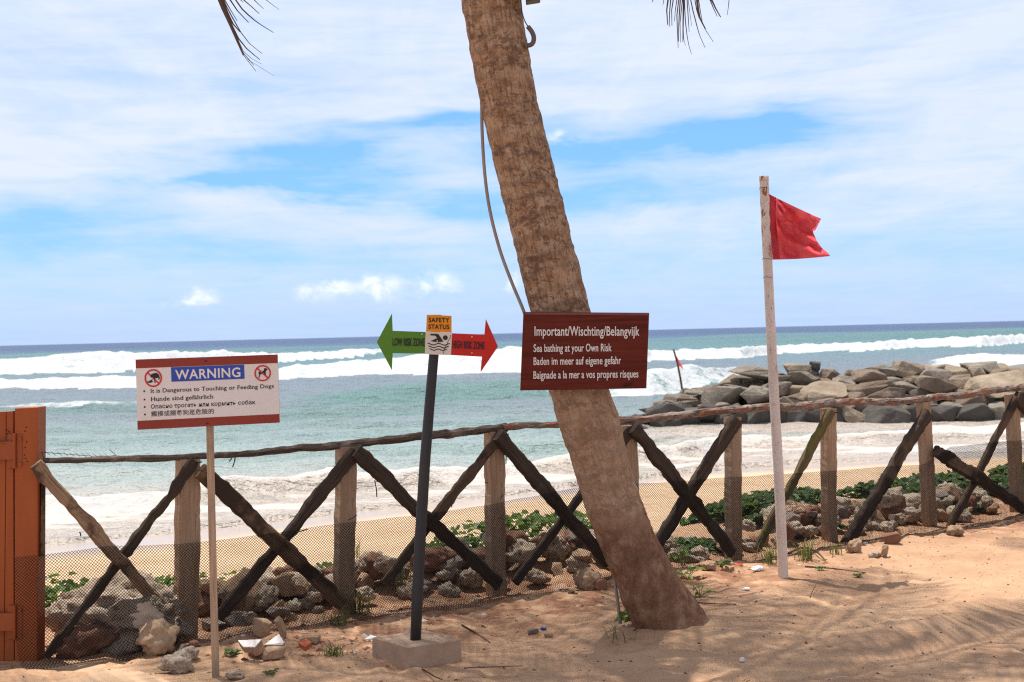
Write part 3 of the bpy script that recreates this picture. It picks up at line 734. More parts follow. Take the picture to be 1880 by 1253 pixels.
# ------------------------------------------------------------------ rocks
def rock_mesh(name, size, seed, mat, kind='hull', parent=None, loc=(0, 0, 0), rot=(0, 0, 0)):
    rnd = random.Random(seed); bm = bmesh.new(); so = Vector((seed * 1.37, seed * .71, 0))
    if kind == 'hull':
        pts = []
        for i in range(13):
            v = Vector((rnd.gauss(0, 1), rnd.gauss(0, 1), rnd.gauss(0, 1))).normalized()
            v = Vector([math.copysign(abs(c) ** .75, c) for c in v]) * rnd.uniform(.9, 1.12)
            bm.verts.new(v)
        bmesh.ops.convex_hull(bm, input=bm.verts[:])
        loose = [v for v in bm.verts if not v.link_faces]
        bmesh.ops.delete(bm, geom=loose, context='VERTS')
        bmesh.ops.dissolve_limit(bm, angle_limit=R(16), verts=bm.verts[:], edges=bm.edges[:])
        bmesh.ops.bevel(bm, geom=bm.edges[:], offset=.045, segments=1, affect='EDGES', profile=.5)
        bmesh.ops.triangulate(bm, faces=bm.faces[:])
        bmesh.ops.subdivide_edges(bm, edges=[e for e in bm.edges if e.calc_length() > .3], cuts=2, use_grid_fill=True)
        for v in bm.verts:
            v.co *= 1 + .075 * noise.fractal(v.co * 2.6 + so, .9, 2.0, 4)
    else:
        bmesh.ops.create_icosphere(bm, subdivisions=5 if max(size) > .3 else 4, radius=1)
        for v in bm.verts:
            c = v.co.copy()
            r = 1 + .34 * noise.fractal(c * 1.3 + so, 1.0, 2.0, 3) + .16 * noise.fractal(c * 4.5 + so, .9, 2.1, 4)
            r -= .14 * max(0, noise.noise(c * 6.5 - so)) ** 1.0
            v.co = c * r
    for v in bm.verts: v.co = Vector((v.co.x * size[0], v.co.y * size[1], v.co.z * size[2]))
    me = bpy.data.meshes.new(name); bm.to_mesh(me); bm.free(); me.materials.append(mat)
    if kind != 'hull': me.polygons.foreach_set('use_smooth', [True] * len(me.polygons))
    o = bpy.data.objects.new(name, me); COL.objects.link(o); o.location = loc; o.rotation_euler = rot
    return o

# breakwater: every boulder is a thing
rndB = random.Random(11)
def top_py(px): return np.interp(px, [1130, 1165, 1200, 1240, 1300, 1345, 1400, 1500, 1700, 1900, 2100], [768, 760, 749, 733, 706, 690, 680, 674, 672, 669, 669])
BL = {'rock_grey': ('angular grey boulder fitted into the sea breakwater', 'grey boulders of the breakwater'),
      'rock_brown': ('ordinary sized brown angular boulder fitted into the sea breakwater', 'brown boulders of the breakwater'),
      'rock_tan': ('ordinary sized pale tan boulder fitted into the sea breakwater', 'tan boulders of the breakwater'),
      'rock_wet': ('dark wet boulder at the waterline foot of the breakwater', 'wet boulders at the breakwater foot')}
nb = 0
def boulder(px, py, Y, w, h, key, label=None, group=True, squash=1.0):
    global nb; nb += 1
    p = P(px, py, Y); k = Y / F
    o = rock_mesh('boulder', (w / 2 * k, w / 2 * k * .85, h / 2 * k * squash), 100 + nb, M[key], 'hull', None, p, (rndB.uniform(-.25, .25), rndB.uniform(-.22, .22), rndB.uniform(-.5, .5)))
    lb, gp = BL[key]
    tag(o, label or lb, 'boulder', gp if group and not label else None)
for r in range(7):
    base = 772 - r * 17
    px = 1128 + r * 9 + rndB.uniform(-8, 8)
    while px < 1990:
        w = rndB.choice((44, 54, 62, 72, 86)) * rndB.uniform(.85, 1.12)
        if px < 1240: w *= .85
        h = w * rndB.uniform(.40, .54)
        cx = px + w * .42; tp = float(top_py(cx))
        cy = base - h * .18 + rndB.uniform(-6, 6)
        if cy > tp + h * .30 - 4 and cy < 790:
            key = 'rock_wet' if (r == 0 and rndB.random() < .75) or (r == 1 and cx < 1300 and rndB.random() < .7) else rndB.choices(('rock_grey', 'rock_brown', 'rock_tan'), (.52, .33, .15))[0]
            if r == 0: h = max(h, 44)
            boulder(cx, cy, 42.2 + r * .6 + rndB.uniform(-.15, .15), w * 1.2, h * 1.22, key)
        px += w * .82
for cx in np.arange(1215, 1990, 44):                                   # the crest stones give the outline
    w = rndB.uniform(44, 76); tp = float(top_py(cx)); h = w * rndB.uniform(.36, .5)
    boulder(cx, tp + h * .56 + rndB.uniform(-3, 5), 46.3 + rndB.uniform(-.3, .5), w, h * 1.15, rndB.choices(('rock_grey', 'rock_brown', 'rock_tan'), (.45, .4, .15))[0])
for r in range(5):                                                       # deeper stones that close the gaps
    for cx in np.arange(1185 + r * 22, 1990, 44):
        cy = 764 - r * 20 + rndB.uniform(-5, 5); w = rndB.uniform(50, 72)
        if cy > float(top_py(cx)) + 13: boulder(cx + rndB.uniform(-8, 8), cy, 43.6 + r * .62, w, w * .62, rndB.choice(('rock_grey', 'rock_wet' if r == 0 else 'rock_brown')))
for (a, b, w, h) in ((1142, 781, 46, 20), (1172, 776, 58, 28), (1206, 770, 60, 34), (1160, 789, 50, 16), (1198, 786, 56, 22), (1236, 780, 60, 30), (1190, 757, 40, 20), (1218, 746, 44, 24), (1246, 752, 54, 34)):
    boulder(a, b, 42.3 - (b - 770) * .03, w, h, 'rock_wet' if b > 765 else 'rock_grey')
boulder(1495, 673, 46.2, 28, 24, 'rock_wet', 'small black rock standing up alone on the crest of the breakwater')
boulder(1845, 706, 43.2, 140, 44, 'rock_tan', 'largest pale tan boulder near the right end of the breakwater')
boulder(1720, 708, 43.3, 92, 32, 'rock_brown', 'long low brown boulder beside the largest pale tan boulder')
boulder(1793, 686, 44.2, 36, 30, 'rock_tan', 'squarish yellow boulder high in the breakwater above the largest tan one')

# ------------------------------------------------------------------ rail fence
fence = empty('rail_fence', FA, 'rustic timber fence with crossed braces and black plastic netting along the beach edge', 'fence')
FRONT = -FN
posts = [(345, 843, 338, 1160, 0.115), (636, 820, 628, 1085, 0.105), (907, 792, 909, 1040, 0.105), (1152, 782, 1160, 1020, 0.10), (1345, 766, 1346, 1015, 0.10),
         (1520, 750, 1523, 1006, 0.10), (1695, 738, 1709, 985, 0.095), (1858, 724, 1868, 945, 0.10), (2020, 705, 2030, 930, .1)]
for i, (xa, ya, xb, yb, w) in enumerate(posts):
    a = FP(xa, ya); b = FP(xb, yb); b.z = min(b.z, 0) - .12
    mb = MB(); mb.beam([b, a], w, .078, FRONT, 0, .10, i, .12, .03)
    mb.build('post', M['post_wood'], fence)
    a2 = FP(xa + 18, ya + 8, -.06)
    mb = MB(); mb.tube([a2 + FN * .02, a2 - FN * .05 + Vector((0, 0, .01))], .004, 5); mb.build('nail', M['nail'], fence)
braces = [((65, 852), (325, 1148), 24, -.075, 'pale_wood', .3, 1.), ((358, 848), (85, 1208), 19, -.045, 'dark_wood', .45, 1.), ((368, 862), (628, 1110), 30, -.085, 'brown_wood', .25, .95),
          ((652, 830), (400, 1135), 25, -.05, 'dark_wood', .28, .95), ((652, 828), (915, 1075), 25, -.075, 'dark_wood', .25, .9), ((922, 797), (705, 1070), 19, -.05, 'dark_brown', .3, 1.),
          ((915, 797), (1115, 1035), 26, -.08, 'dark_wood', .25, .9), ((1158, 790), (945, 1070), 18, -.045, 'dark_wood', .2, .95), ((1163, 785), (1345, 1015), 25, -.075, 'dark_wood', .3, .75),
          ((1352, 772), (1208, 998), 26, -.08, 'dark_wood', .25, .75), ((1527, 755), (1388, 1008), 18, -.07, 'mossy_wood', .3, .7), ((1703, 757), (1548, 1008), 25, -.085, 'dark_wood', .25, .85),
          ((1866, 733), (1735, 985), 17, -.07, 'dark_brown', .3, .6), ((1718, 828), (1900, 945), 22, -.10, 'dark_wood', .3, .8), ((1866, 728), (2030, 935), 20, -.06, 'dark_wood', .3, .7)]
for i, (a, b, w, o, mk, rg, sc) in enumerate(braces):
    A = FP(a[0], a[1], o); B = FP(b[0], b[1], o); Y = (A.y + B.y) / 2
    ang = math.atan2(b[1] - a[1], abs(b[0] - a[0]) * .85 + 1)
    ww = w * Y / F * .93
    mid = [A.lerp(B, t) + Vector((0, 0, .012 * noise.noise(Vector((i * 3.3, t * 3, 0))))) for t in (0, .2, .4, .6, .8, 1)]
    mb = MB(); mb.beam(mid, (ww * 1.08, ww * .96), ww * .62, FRONT, 0, rg * .95, i + 20, .4, .022)
    mb.build('brace', M[mk], fence)
# top rail: a dark weathered pole, then a pole with its bark on
rp = [(80, 849, .0), (210, 845, .0), (335, 839, 0), (480, 831, 0), (640, 817, 0), (770, 802, 0), (908, 786, 0), (930, 784, 0)]
def rail(pts, rad, mat, seed, rough):
    P3 = []
    for (a, b) in zip(pts, pts[1:]):
        A = FP(a[0], a[1], a[2] - .02); B = FP(b[0], b[1], b[2] - .02); k = max(2, int((B - A).length / .03))
        P3 += [A.lerp(B, i / k) for i in range(k)]
    P3.append(FP(pts[-1][0], pts[-1][1], pts[-1][2] - .02))
    n = len(P3); rr = [rad[0] + (rad[1] - rad[0]) * i / n for i in range(n)]
    P3 = [p + Vector((0, 0, .012 * noise.noise(p * 2.5 + Vector((seed, 0, 0))))) for p in P3]
    mb = MB(); mb.tube(P3, rr, 10, 0, rough, seed, None, True, 14.0); return mb.build('rail', mat, fence, False)
rail(rp, (.014, .026), M['rail_dark'], 3, .42)
rail([(922, 785, -.01), (1040, 779, 0), (1150, 772, 0), (1240, 764, 0), (1345, 753, 0), (1440, 747, 0), (1530, 741, 0)], (.020, .030), M['bark_rail'], 5, .35)
rail([(1340, 755, .03), (1440, 746, .0), (1530, 741, 0), (1620, 739, 0), (1690, 733, 0), (1760, 726, 0), (1880, 710, 0), (2040, 690, 0)], (.026, .030), M['bark_rail'], 8, .38)
# barbed wire and bits of wire hanging from the rail
mb = MB(); q = [FP(*t, 0) for t in ((76, 830), (84, 851))]; mb.tube(q, .0018, 4)
ws = [FP(x, y, 0) for x, y in ((76, 831), (95, 832), (120, 834), (145, 836), (170, 838), (200, 838), (213, 836))]; mb.tube(ws, .0016, 4)
for k in range(11):
    a = FP(88 + k * 11, 833 + k * .5, 0); mb.tube([a + Vector((-.012, 0, .010)), a + Vector((.012, 0, -.010))], .0013, 3)
mb.tube([FP(201, 826, 0), FP(214, 837, 0)], .0015, 4)
mb.build('barbed_wire', M['wire'], fence)
for (a, b) in (((427, 837), (421, 848)), ((432, 839), (427, 858)), ((688, 882), (692, 913)), ((146, 977), (148, 985)), ((829, 921), (829, 932)), ((928, 810), (929, 852)), ((640, 955), (655, 946)), ((890, 886), (896, 887)), ((918, 916), (924, 908)), ((565, 972), (543, 978))):
    mb = MB(); A = FP(*a, -.1); B = FP(*b, -.1); mb.tube([A, A.lerp(B, .5) + Vector((.003, 0, 0)), B], .0035, 5); mb.build('wire_end', M['wire'], fence)
# plank behind the first brace
mb = MB(); mb.beam([FP(76, 1021, .03), FP(77, 885, .03)], .022, .05, FRONT, 0, .05, 3); mb.build('plank', M['brown_wood'], fence)

# netting: a diamond lattice of thin plastic strands
def netting():
    pitch = .0168; L = 8.6; cols = int(L / pitch); s0 = -.14
    topl = [(50, 1020), (75, 1018), (200, 1003), (330, 1000), (380, 995), (640, 960), (780, 945), (905, 925), (1060, 895), (1180, 888), (1345, 876), (1520, 865), (1690, 853), (1722, 838), (1740, 820), (1860, 810), (1900, 806), (2100, 790)]
    st = []; zt = []
    for (px, py) in topl:
        p = FP(px, py, -.12); st.append((p - FA).dot(FD)); zt.append(p.z)
    rows = 34
    u = np.arange(0, cols * 2 + 1); v = np.arange(0, rows * 2 + 1)
    U, Vv = np.meshgrid(u, v)
    s = s0 + U * pitch / 2
    t = Vv / (rows * 2)
    zt_ = np.interp(s, st, zt) + .006 * (vn(s * 6, s * 0, 3) - .5)
    o = -.115 + .030 * (fbm(s * 1.6, t * 2, 3, 7) - .5) - .10 * np.exp(-t / .14) - .02 * fbm(s * 3, t * 3, 2, 5)
    bx = FA.x + FD.x * s + FN.x * o; by = FA.y + FD.y * s + FN.y * o
    zb = height(bx, by) - .004
    z = zb + (zt_ - zb) * (t + .045 * (fbm(s * 2.2, t * 2.2, 3, 17) - .5) * np.sin(np.pi * t))
    s2 = s + .012 * (fbm(s * 2.5, t * 4, 3, 19) - .5)
    Xn = FA.x + FD.x * s2 + FN.x * o; Yn = FA.y + FD.y * s2 + FN.y * o
    Pn = np.stack([Xn, Yn, z], -1)
    ed = []
    # diagonals between nodes of even parity
    i, j = np.meshgrid(np.arange(cols * 2), np.arange(rows * 2))
    m1 = ((i + j) % 2 == 0)
    a = Pn[j[m1], i[m1]]; b = Pn[j[m1] + 1, i[m1] + 1]
    m2 = ((i + j) % 2 == 1)
    c = Pn[j[m2], i[m2] + 1]; d = Pn[j[m2] + 1, i[m2]]
    A = np.concatenate([a, c]); B = np.concatenate([b, d])
    # a thicker hem along the top edge
    dr = B - A; dr /= np.linalg.norm(dr, axis=1)[:, None]
    fr = np.array([-FN.x, -FN.y, 0.0]); sd = np.cross(dr, fr); sd /= np.linalg.norm(sd, axis=1)[:, None]
    r = .00145
    offs = [sd * r, -sd * r * .55 + fr * r * .8, -sd * r * .55 - fr * r * .8]
    V = np.concatenate([A + o_ for o_ in offs] + [B + o_ for o_ in offs])
    n = len(A); k = np.arange(n)
    Fc = np.concatenate([np.stack([k + i_ * n, k + ((i_ + 1) % 3) * n, k + (3 + (i_ + 1) % 3) * n, k + (3 + i_) * n], -1) for i_ in range(3)])
    me = bpy.data.meshes.new('netting'); V = V - np.array([FA.x, FA.y, FA.z])
    me.vertices.add(len(V)); me.vertices.foreach_set('co', V.astype(np.float32).ravel())
    nf = len(Fc); me.loops.add(nf * 4); me.loops.foreach_set('vertex_index', Fc.astype(np.int32).ravel())
    me.polygons.add(nf); me.polygons.foreach_set('loop_start', np.arange(nf, dtype=np.int32) * 4)
    me.update(calc_edges=True); me.materials.append(M['net'])
    ob = bpy.data.objects.new('netting', me); COL.objects.link(ob); ob.parent = fence
netting()

# ------------------------------------------------------------------ orange gate
gate = empty('timber_gate', P(30, 1225, 7.02), 'bright orange painted timber gate with iron strap hinges at the fence end', 'gate')
YG = 7.0
def front_poly(pts, Y): return [P(x, y, Y) for x, y in pts]
VN = Vector((0, -1, 0))
mb = MB(); mb.prism(front_poly([(27, 1226), (68, 1224), (70, 748), (27, 750)], YG), VN, .12); mb.build('gate_post', M['orange_paint'], gate, bevel=.003)
mb = MB(); mb.prism(front_poly([(8, 1214), (25.5, 1214), (24, 755), (12, 756)], YG + .01), VN, .04)
mb.prism(front_poly([(-420, 1214), (7, 1214), (11, 756), (-420, 768)], YG + .012), VN, .04); mb.build('gate_panel', M['orange_paint'], gate, bevel=.002)
for (y0, sl) in ((826, 0), (1141, 2)):
    hg = MB(); hg.prism(front_poly([(13, y0 + 33), (40, y0 + 33), (41, y0 - 28), (14, y0 - 28)], YG - .004), VN, .004)
    hg.prism(front_poly([(-300, y0 + 24), (24, y0 + 18), (24, y0 - 15), (-300, y0 - 9)], YG - .018), VN, .013)
    h_ = hg.build('hinge', M['orange_iron'], gate, bevel=.001)
    kn = MB(); kn.tube([P(26.5, y0 + 34, YG - .012), P(26.5, y0 - 30, YG - .012)], .008, 8); kn.build('hinge_pin', M['orange_iron'], h_)
    for (dx, dy) in ((37, -20), (37, 26)):
        bt = MB(); c = P(dx, y0 + dy, YG - .008); bt.tube([c + Vector((0, .006, 0)), c + Vector((0, -.004, 0))], .008, 8); bt.build('bolt', M['orange_iron'], h_)
for (x, y) in ((48, 785), (46, 792), (49, 812), (46, 822), (45, 836), (47, 842), (50, 848), (12, 790), (16, 793), (13, 797)):
    c = P(x, y, YG - .0005); bt = MB(); bt.tube([c + Vector((0, .004, 0)), c + Vector((0, -.001, 0))], .0035, 6); bt.build('nail_hole', M['hole'], gate)

# ------------------------------------------------------------------ signs
_cap = {}
def text_geo(s, bold=0.0, shear=0.0, gap=None):
    cu = bpy.data.curves.new('t', 'FONT'); cu.body = s; cu.offset = bold; cu.resolution_u = 4; cu.shear = shear; cu.fill_mode = 'BOTH'; cu.space_character = 1.0 + 4.0 * bold
    ob = bpy.data.objects.new('t', cu); COL.objects.link(ob)
    dg = bpy.context.evaluated_depsgraph_get(); me = bpy.data.meshes.new_from_object(ob.evaluated_get(dg))
    v = [tuple(x.co) for x in me.vertices]; f = [tuple(p.vertices) for p in me.polygons]
    bpy.data.objects.remove(ob); bpy.data.curves.remove(cu); bpy.data.meshes.remove(me)
    return v, f
def slab_serifs(v, f, ext=.055, th=.055):
    """turn a sans outline into a slab-serif one: a small foot on every flat stem end"""
    cnt = {}
    for q in f:
        for a, b in zip(q, q[1:] + q[:1]):
            k = (min(a, b), max(a, b)); cnt[k] = cnt.get(k, 0) + 1
    hv, _ = text_geo('H', .010); xv, _ = text_geo('x', .010); lv, _ = text_geo('l', .010); y0 = min(p[1] for p in hv)
    tops = [max(p[1] for p in t) for t in (hv, xv, lv)]
    v = list(v); f = list(f)
    for (a, b), c in list(cnt.items()):
        if c != 1: continue
        p, q = v[a], v[b]; l = abs(p[0] - q[0])
        if abs(p[1] - q[1]) > .004 or not .06 < l < .21: continue
        up = 1 if abs(p[1] - y0) < .02 else (-1 if min(abs(p[1] - t) for t in tops) < .02 else 0)
        if not up: continue
        xa, xb = min(p[0], q[0]) - ext, max(p[0], q[0]) + ext * (1 if up > 0 else .25); k = len(v)
        v += [(xa, p[1], 0), (xb, p[1], 0), (xb, p[1] + up * th, 0), (xa, p[1] + up * th, 0)]; f.append((k, k + 1, k + 2, k + 3))
    return v, f
class Board:
    def __init__(s, corners, p0, nrm):
        s.nrm = nrm.normalized(); s.c = [plane_hit(x, y, p0, nrm) for x, y in corners]; s.p0 = p0
        s.W = (s.c[1] - s.c[0]).length; s.H = (s.c[3] - s.c[0]).length
    def uv(s, u, v, lift=0.0):
        a = s.c[0].lerp(s.c[1], u); b = s.c[3].lerp(s.c[2], u); return a.lerp(b, v) + s.nrm * lift
    def px(s, x, y, lift=0.0): return plane_hit(x, y, s.p0, s.nrm) + s.nrm * lift
    def rect(s, mb, u0, v0, u1, v1, lift=.001, mi=0):
        mb.prism([s.uv(u0, v1, lift), s.uv(u1, v1, lift), s.uv(u1, v0, lift), s.uv(u0, v0, lift)], s.nrm, lift * .8, mi)
    def poly(s, mb, pts, lift=.0014, mi=0):
        mb.prism([s.uv(u, v, lift) for u, v in pts], s.nrm, .0008, mi)
    def disc(s, mb, u, v, r, lift, mi=0, n=36, r2=None):
        ru = r / s.W; rv = r / s.H
        ring = [(u + ru * math.cos(2 * math.pi * i / n), v - rv * math.sin(2 * math.pi * i / n)) for i in range(n)]
        if r2 is None: s.poly(mb, ring, lift, mi); return
        q = r2 / r
        for i in range(n):
            j = (i + 1) % n; a, b = ring[i], ring[j]; ci = lambda p: (u + (p[0] - u) * q, v + (p[1] - v) * q)
            s.poly(mb, [a, b, ci(b), ci(a)], lift, mi)
    def text(s, mb, t, u0, u1, vb, cap, bold=.0, lift=.0016, mi=0, vb1=None, shear=0.0, serif=False):
        """one line of lettering between u0 and u1, baseline vb (vb1 at its right end), cap height in board heights"""
        v, f = text_geo(t, bold, shear); hv, _ = text_geo('H', bold)
        if serif: v, f = slab_serifs(v, f)
        x0 = min(p[0] for p in v); x1 = max(p[0] for p in v); ch = max(p[1] for p in hv) - min(p[1] for p in hv); yb = min(p[1] for p in hv)
        k = len(mb.v)
        for p in v:
            q = (p[0] - x0) / (x1 - x0); b = vb if vb1 is None else vb + (vb1 - vb) * q
            mb.v.append(s.uv(u0 + (u1 - u0) * q, b - (p[1] - yb) / ch * cap, lift))
        for q in f: mb.face([k + i for i in q], None, mi)
    def band(s, mb, pts, w, lift, mi=0):
        """a stroke of constant width (metres) along (u,v) points"""
        q = [Vector((u * s.W, v * s.H)) for u, v in pts]; L = []; Rr = []
        for i, p in enumerate(q):
            t = (q[min(i + 1, len(q) - 1)] - q[max(i - 1, 0)]).normalized(); nn = Vector((-t.y, t.x)) * w / 2
            L.append(p + nn); Rr.append(p - nn)
        for i in range(len(q) - 1):
            s.poly(mb, [(p.x / s.W, p.y / s.H) for p in (L[i], L[i + 1], Rr[i + 1], Rr[i])], lift, mi)

# --- warning sign
ws = empty('warning_sign', G(394, 1236), 'white board with brown bands headed WARNING on a thin timber stake', 'sign')
nW = Vector((-.10, -1, 0)).normalized(); pW = P(384, 720, 6.62)
WB = Board([(249, 660.6), (509.3, 651.2), (513.5, 776.3), (252.8, 789.6)], pW, nW)
mb = MB(); mb.beam([P(396, 1242, 6.66) - Vector((0, 0, .1)), P(394.5, 1180, 6.66), P(390, 1000, 6.66), P(386, 820, 6.66), P(383, 668, 6.66)], .034, .03, Vector((0.25, -1, 0)).normalized(), 0, .03, 2, .1, .1)
mb.build('stake', M['stake_wood'], ws)
mb = MB(); mb.prism([WB.uv(0, 1), WB.uv(1, 1), WB.uv(1, 0), WB.uv(0, 0)], WB.nrm, .010); wbo = mb.build('board', M['sign_white'], ws)
mb = MB(); WB.rect(mb, 0.0, 0.0, 1.0, .125); WB.rect(mb, 0, .873, 1, 1.0); mb.build('band', M['sign_maroon'], wbo)
mb = MB(); WB.rect(mb, .250, .130, .765, .336, .0012); mb.build('header_panel', M['sign_blue'], wbo)
mb = MB(); WB.text(mb, 'WARNING', .279, .738, .307, .138, .018, .0022); mb.build('header_lettering', M['letter_white'], wbo)
mb = MB()
for t, u1, vb, vr in (('It is Dangerous to Touching or Feeding Dogs', .968, .483, .487), ('Hunde sind gefährlich', .543, .602, .602), ('Опасно трогать или кормить собак', .837, .708, .712), ('觸摸或餵養狗是危險的', .543, .815, .818)):
    mb = MB(); WB.text(mb, t, .099, u1, vb, .058, .010 if t[0] != '觸' else .004, .0016, 0, vr, 0.0, t[0] != '觸')
    mb.build('lettering', M['ink'], wbo); mb = MB()
    vv = vb - .028; WB.rect(mb, .0495, vv - .0115, .0605, vv + .0115, .0014)
    mb.build('bullet', M['ink'], wbo)
# the two prohibition discs
def animal(mb, u, v, s_, pts, lift=.0015):
    WB.poly(mb, [(u + x * s_ / WB.W, v + y * s_ / WB.H) for x, y in pts], lift)
rw = .128 * WB.H
mb = MB(); WB.disc(mb, .122, .273, rw, .0022, 0, 40, rw * .83)
WB.band(mb, [(.122 - rw * .62 / WB.W, .273 - rw * .62 / WB.H), (.122 + rw * .62 / WB.W, .273 + rw * .62 / WB.H)], rw * .16, .0012)
r2 = .119 * WB.H
WB.disc(mb, .893, .265, r2, .0022, 0, 40, r2 * .83)
WB.band(mb, [(.893 - r2 * .64 / WB.W, .265 - r2 * .62 / WB.H), (.893 + r2 * .64 / WB.W, .265 + r2 * .62 / WB.H)], r2 * .16, .0026)
mb.build('prohibition_ring', M['red_letter'], wbo)
mb = MB()
animal(mb, .122, .273, rw, [(-.30, -.30), (-.12, -.52), (.02, -.48), (.10, -.56), (.45, -.55), (.66, -.36), (.74, -.05), (.70, .22), (.60, .22), (.58, -.02), (.50, -.02), (.40, .06), (.22, -.02), (.06, .08), (-.02, -.08), (-.22, -.06), (-.34, -.16)])
animal(mb, .122, .273, rw, [(.06, .0), (.22, -.04), (.20, .20), (.26, .55), (.15, .56), (.09, .24)])
mb.build('dog_emblem', M['ink'], wbo); mb = MB()
animal(mb, .122, .273, rw, [(-.72, .36), (-.45, .30), (-.12, .12), (-.06, .18), (-.20, .32), (-.04, .38), (-.06, .45), (-.40, .52), (-.70, .46)])
mb.build('hand_emblem', M['ink'], wbo); mb = MB()
animal(mb, .893, .265, r2, [(-.52, -.12), (-.42, -.20), (-.10, -.18), (.12, -.30), (.22, -.58), (.36, -.62), (.62, -.46), (.58, -.36), (.42, -.30), (.36, -.02), (.40, .38), (.28, .40), (.20, .12), (-.12, .10), (-.30, .16), (-.42, .58), (-.54, .60), (-.44, .20), (-.48, .0)])
mb.build('dog_emblem', M['ink'], wbo)
for (u, v) in ((.497, .055), (.494, .958)):
    mb = MB(); c = WB.uv(u, v, .0); mb.tube([c, c + WB.nrm * .003], .005, 8); mb.build('screw', M['nail'], wbo)

# --- safety status arrows
ss_ = empty('direction_sign', G(752, 1226), 'black pole sign with green and red SAFETY STATUS arrows in a concrete block', 'sign')
SY_ = 6.84; pS = P(796, 620, SY_); nS = Vector((-.02, -1, 0)).normalized()
def c2(x, y): return (680 + x / 7.372, 560 + y / 7.372)
SB = Board([c2(738, 120), c2(1107, 120), c2(1107, 680), c2(738, 680)], pS, nS)
def sboard(name, pts, mat, th=.008, lift=0.0):
    mb = MB(); q = [plane_hit(*c2(x, y), pS, nS) + nS * lift for x, y in pts]; mb.prism(q[::-1], nS, th); return mb.build(name, [mat], ss_)
ga = sboard('green_arrow', [(87, 505), (290, 120), (300, 352), (750, 368), (738, 662), (300, 655), (290, 885)], M['green_paint'])
ra = sboard('red_arrow', [(1107, 385), (1543, 405), (1562, 190), (1727, 565), (1490, 915), (1510, 703), (1092, 680)], M['red_paint'])
op = sboard('header_plate', [(765, 137), (960, 134), (962, 143), (1098, 150), (1098, 371), (755, 363)], M['plate_orange'], .008, .004)
cp = sboard('emblem_plate', [(749, 365), (1105, 373), (1092, 682), (737, 668)], M['plate_cream'], .008, .003)
def stext(t, x0, x1, yb, cap, par, yb1=None, bold=.012, lift=.002):
    mb = MB(); v, f = text_geo(t, bold); hv, _ = text_geo('H', bold)
    a0 = min(p[0] for p in v); a1 = max(p[0] for p in v); ch = max(p[1] for p in hv) - min(p[1] for p in hv); b0 = min(p[1] for p in hv)
    for m, sh in enumerate((0, -1.2, 1.2)):
        k = len(mb.v)
        for p in v:
            q = (p[0] - a0) / (a1 - a0); b = yb + ((yb1 if yb1 is not None else yb) - yb) * q
            mb.v.append(plane_hit(*c2(x0 + (x1 - x0) * q + sh, b - (p[1] - b0) / ch * cap), pS, nS) + nS * (lift + m * .0003))
        for q in f: mb.face([k + i for i in q])
    return mb.build('lettering', M['ink'], par)
stext('LOW RISK ZONE', 302, 733, 553, 104, ga, 560); stext('HIGH RISK ZONE', 1113, 1545, 586, 102, ra, 606)
def text2(rows, par):
    for (t, x0, x1, yb, cap, yb1) in rows:
        mb = MB(); v, f = text_geo(t, .024); hv, _ = text_geo('H', .024); k = len(mb.v)
        a0 = min(p[0] for p in v); a1 = max(p[0] for p in v); ch = max(p[1] for p in hv) - min(p[1] for p in hv); b0 = min(p[1] for p in hv)
        for p in v:
            q = (p[0] - a0) / (a1 - a0)
            mb.v.append(plane_hit(*c2(x0 + (x1 - x0) * q, yb + (yb1 - yb) * q - (p[1] - b0) / ch * cap), pS, nS) + nS * .006)
        for q in f: mb.face([k + i for i in q])
        mb.build('lettering', M['ink'], par)
text2([('SAFETY', 790, 1070, 236, 62, 240), ('STATUS', 788, 1070, 326, 62, 332)], op)
mb = MB()
def spoly(pts, lift=.0045): mb.prism([plane_hit(*c2(x, y), pS, nS) + nS * lift for x, y in pts][::-1], nS, .001)
spoly([(1015 + 33 * math.cos(t * .3927), 445 + 33 * math.sin(t * .3927)) for t in range(16)])
spoly([(812, 392), (905, 392), (925, 402), (990, 498), (950, 503), (895, 506), (815, 490), (905, 450), (880, 418), (815, 415)])
for (x0, x1, yc, am) in ((775, 1075, 530, 16), (788, 1060, 568, 15), (802, 1036, 604, 13)):
    n = 22; pts = [(x0 + (x1 - x0) * i / n, yc + am * math.cos(i / n * 4 * math.pi) * -.7 + (i / n) * 6) for i in range(n + 1)]
    for a, b in zip(pts, pts[1:]): spoly([(a[0], a[1] - 6), (b[0] + 1, b[1] - 6), (b[0] + 1, b[1] + 7), (a[0], a[1] + 7)])
mb.build('swimmer_emblem', M['ink'], cp)
mb = MB(); ck = [(1085, 412), (1078, 455), (1055, 485), (1038, 540), (1010, 575), (998, 620), (990, 660)]
for a, b in zip(ck, ck[1:]):
    spoly([(a[0] - 3, a[1]), (a[0] + 3, a[1]), (b[0] + 3, b[1]), (b[0] - 3, b[1])], .005)
mb.build('crack', M['hole'], cp)
for (x, y, par) in ((698, 398, ga), (1375, 433, ra), (1375, 652, ra), (782, 410, cp), (782, 507, cp), (900, 642, cp), (905, 490, cp)):
    mb = MB(); c = plane_hit(*c2(x, y), pS, nS) + nS * .003; mb.tube([c, c + nS * .004], .0035, 8); mb.build('screw', M['plate_cream'], par)
mb = MB(); pp = [P(x, y, SY_ + .045) for x, y in ((763, 1176), (766, 1100), (772, 980), (780, 850), (789, 740), (797, 645), (801, 590))]
mb.tube(pp, [.0265, .0275, .0275, .0265, .025, .0235, .022], 14, 0, .05, 3); mb.build('pole', M['black_paint'], ss_, True)
Lc = G(684, 1211); Fc_ = G(750.6, 1230); Rc = G(847, 1215); Bc = Lc + Rc - Fc_
hB = .105; bm_ = MB(); base4 = [Lc, Fc_, Rc, Bc]
rings = []
